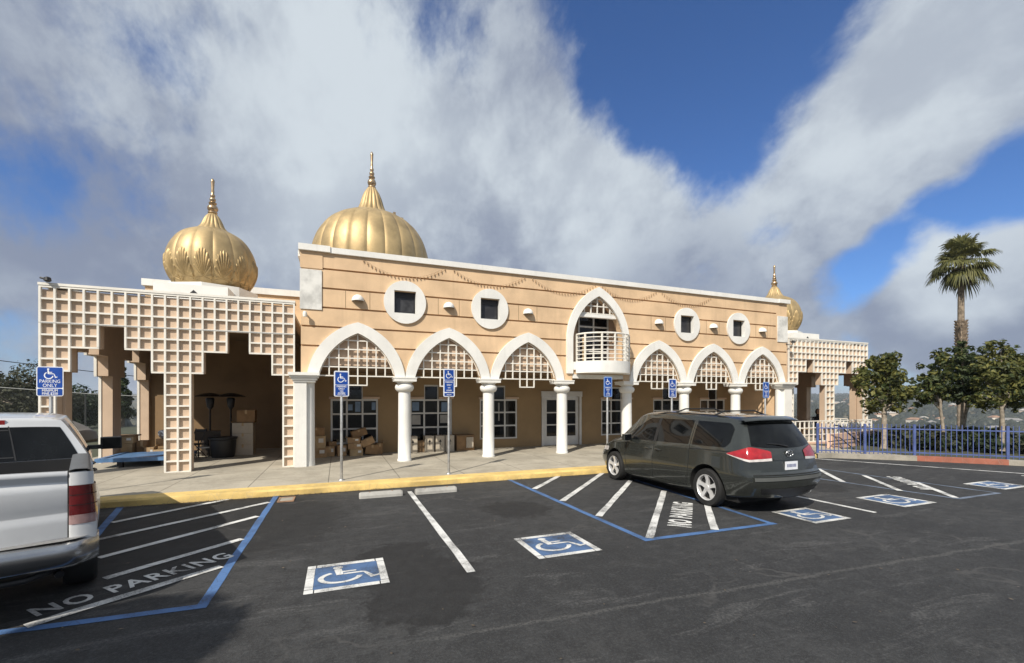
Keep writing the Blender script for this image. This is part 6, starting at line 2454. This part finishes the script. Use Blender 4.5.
# unseen tree added behind the camera, crown packed to shade lower left asphalt
rng = random.Random(77)
bl = [((rng.uniform(-.85, .85), rng.uniform(-.85, .85), 6.6 + rng.uniform(-.8, .8)), rng.uniform(.5, .7)) for _ in range(16)]
tree('added_shade_tree', 'unseen dense tree added left of the camera to shade the asphalt', 'tree', (-8.45, -1.75, 0), [[(0, 0, 0, .16), (.05, 0, 3.0, .13), (0, .05, 6.0, .09)]], bl, 15000, .17, [leafB], bark, None, 78)

# ================================================================== FAR HILLS: woods and houses
rng = random.Random(99)
wd = MB()
def clump(b, p, r):
    vs, fs = [], []
    n = 6
    for k in range(n):
        a = 2 * pi * k / n
        vs.append((p[0] + r * cos(a) * rng.uniform(.8, 1.2), p[1] + r * sin(a) * rng.uniform(.8, 1.2), p[2] - r * .2))
    for k in range(n):
        a = 2 * pi * (k + .5) / n
        vs.append((p[0] + r * .75 * cos(a), p[1] + r * .75 * sin(a), p[2] + r * rng.uniform(.45, .7)))
    vs.append((p[0], p[1], p[2] + r * rng.uniform(.85, 1.15)))
    for k in range(n):
        fs += [(k, (k + 1) % n, n + k), ((k + 1) % n, n + (k + 1) % n, n + k), (n + k, n + (k + 1) % n, 2 * n)]
    b.add(vs, fs)
for _ in range(8000):
    px = rng.uniform(760, 1120)
    Z = 110 * (28 ** rng.random())
    x, y = wpt(px, Z)
    clump(wd, (x, y, terrain_h(x, y) + 1), rng.uniform(3.0, 5.0) + Z * .0022)
for _ in range(500):
    px = rng.uniform(-160, 150)
    Z = 55 * (20 ** rng.random())
    x, y = wpt(px, Z)
    clump(wd, (x, y, terrain_h(x, y) + 1), rng.uniform(2.0, 3.5) + Z * .002)
tag(wd.build('distant_wood', leaf_mat('leaf_far', (.045, .050, .032), (.016, .021, .014), .02, .0), None, smooth=70), 'dark woods covering the far valley and hills', 'woods', None, 'stuff')

hm = [mat('house_cream', (.72, .66, .56), .8), mat('house_white', (.8, .79, .76), .8), mat('house_tan', (.55, .45, .35), .8)]
rm = [mat('roof_terracotta', (.32, .19, .12), .8), mat('roof_grey_shingle', (.25, .24, .23), .8), mat('roof_pale', (.45, .42, .38), .8)]
protos = []
def house_proto(i):
    T = empty('hillside_house')
    w, d, h = ((13, 9, 5.5), (16, 10, 4.0), (11, 10, 6.5))[i]
    MB().box(-w / 2, w / 2, -d / 2, d / 2, -4, h).build('wall', hm[i], T)
    e = .6
    b = MB()
    b.add([(-w / 2 - e, -d / 2 - e, h - .1), (w / 2 + e, -d / 2 - e, h - .1), (w / 2 + e, d / 2 + e, h - .1), (-w / 2 - e, d / 2 + e, h - .1), (-w / 2 + 2, 0, h + 2.4), (w / 2 - 2, 0, h + 2.4)],
          [(0, 1, 5, 4), (1, 2, 5), (2, 3, 4, 5), (3, 0, 4), (3, 2, 1, 0)])
    b.build('roof', rm[i], T)
    return T
first = [house_proto(0), house_proto(1), house_proto(2)]
used = [False] * 3
for k in range(170):
    px = rng.uniform(800, 1060)
    Z = 420 * (5.5 ** (rng.random() ** .8))
    x, y = wpt(px, Z)
    i = rng.randrange(3)
    o = first[i] if not used[i] else copy_tree(first[i])
    used[i] = True
    o.location = (x, y, terrain_h(x, y) + .5)
    o.rotation_euler = (0, 0, rng.uniform(0, pi))
    s_ = rng.uniform(.55, 1.0)
    o.scale = (s_, s_, s_)
    tag(o, ('small cream house among trees on the far hillside', 'long white house among trees on the far hillside', 'tall tan house among trees on the far hillside')[i], 'house', ('cream houses on the far hillside', 'white houses on the far hillside', 'tan houses on the far hillside')[i])

# ================================================================== HAZE
hz_ = MB().box(-5200, 5200, -5200, 5200, -70, 75)
hm_ = bpy.data.materials.new('haze_air')
hm_.use_nodes = True
t_ = NT(hm_.node_tree)
t_.n.remove(t_.n['Principled BSDF'])
pv = t_.node('ShaderNodeVolumePrincipled')
pv.inputs['Color'].default_value = (.80, .88, 1.0, 1)
pv.inputs['Density'].default_value = 0.00022
pv.inputs['Anisotropy'].default_value = 0.1
t_.l.new(pv.outputs[0], t_.n['Material Output'].inputs['Volume'])
tag(hz_.build('haze', hm_), 'thin bluish haze over the far hills', 'haze', None, 'stuff')
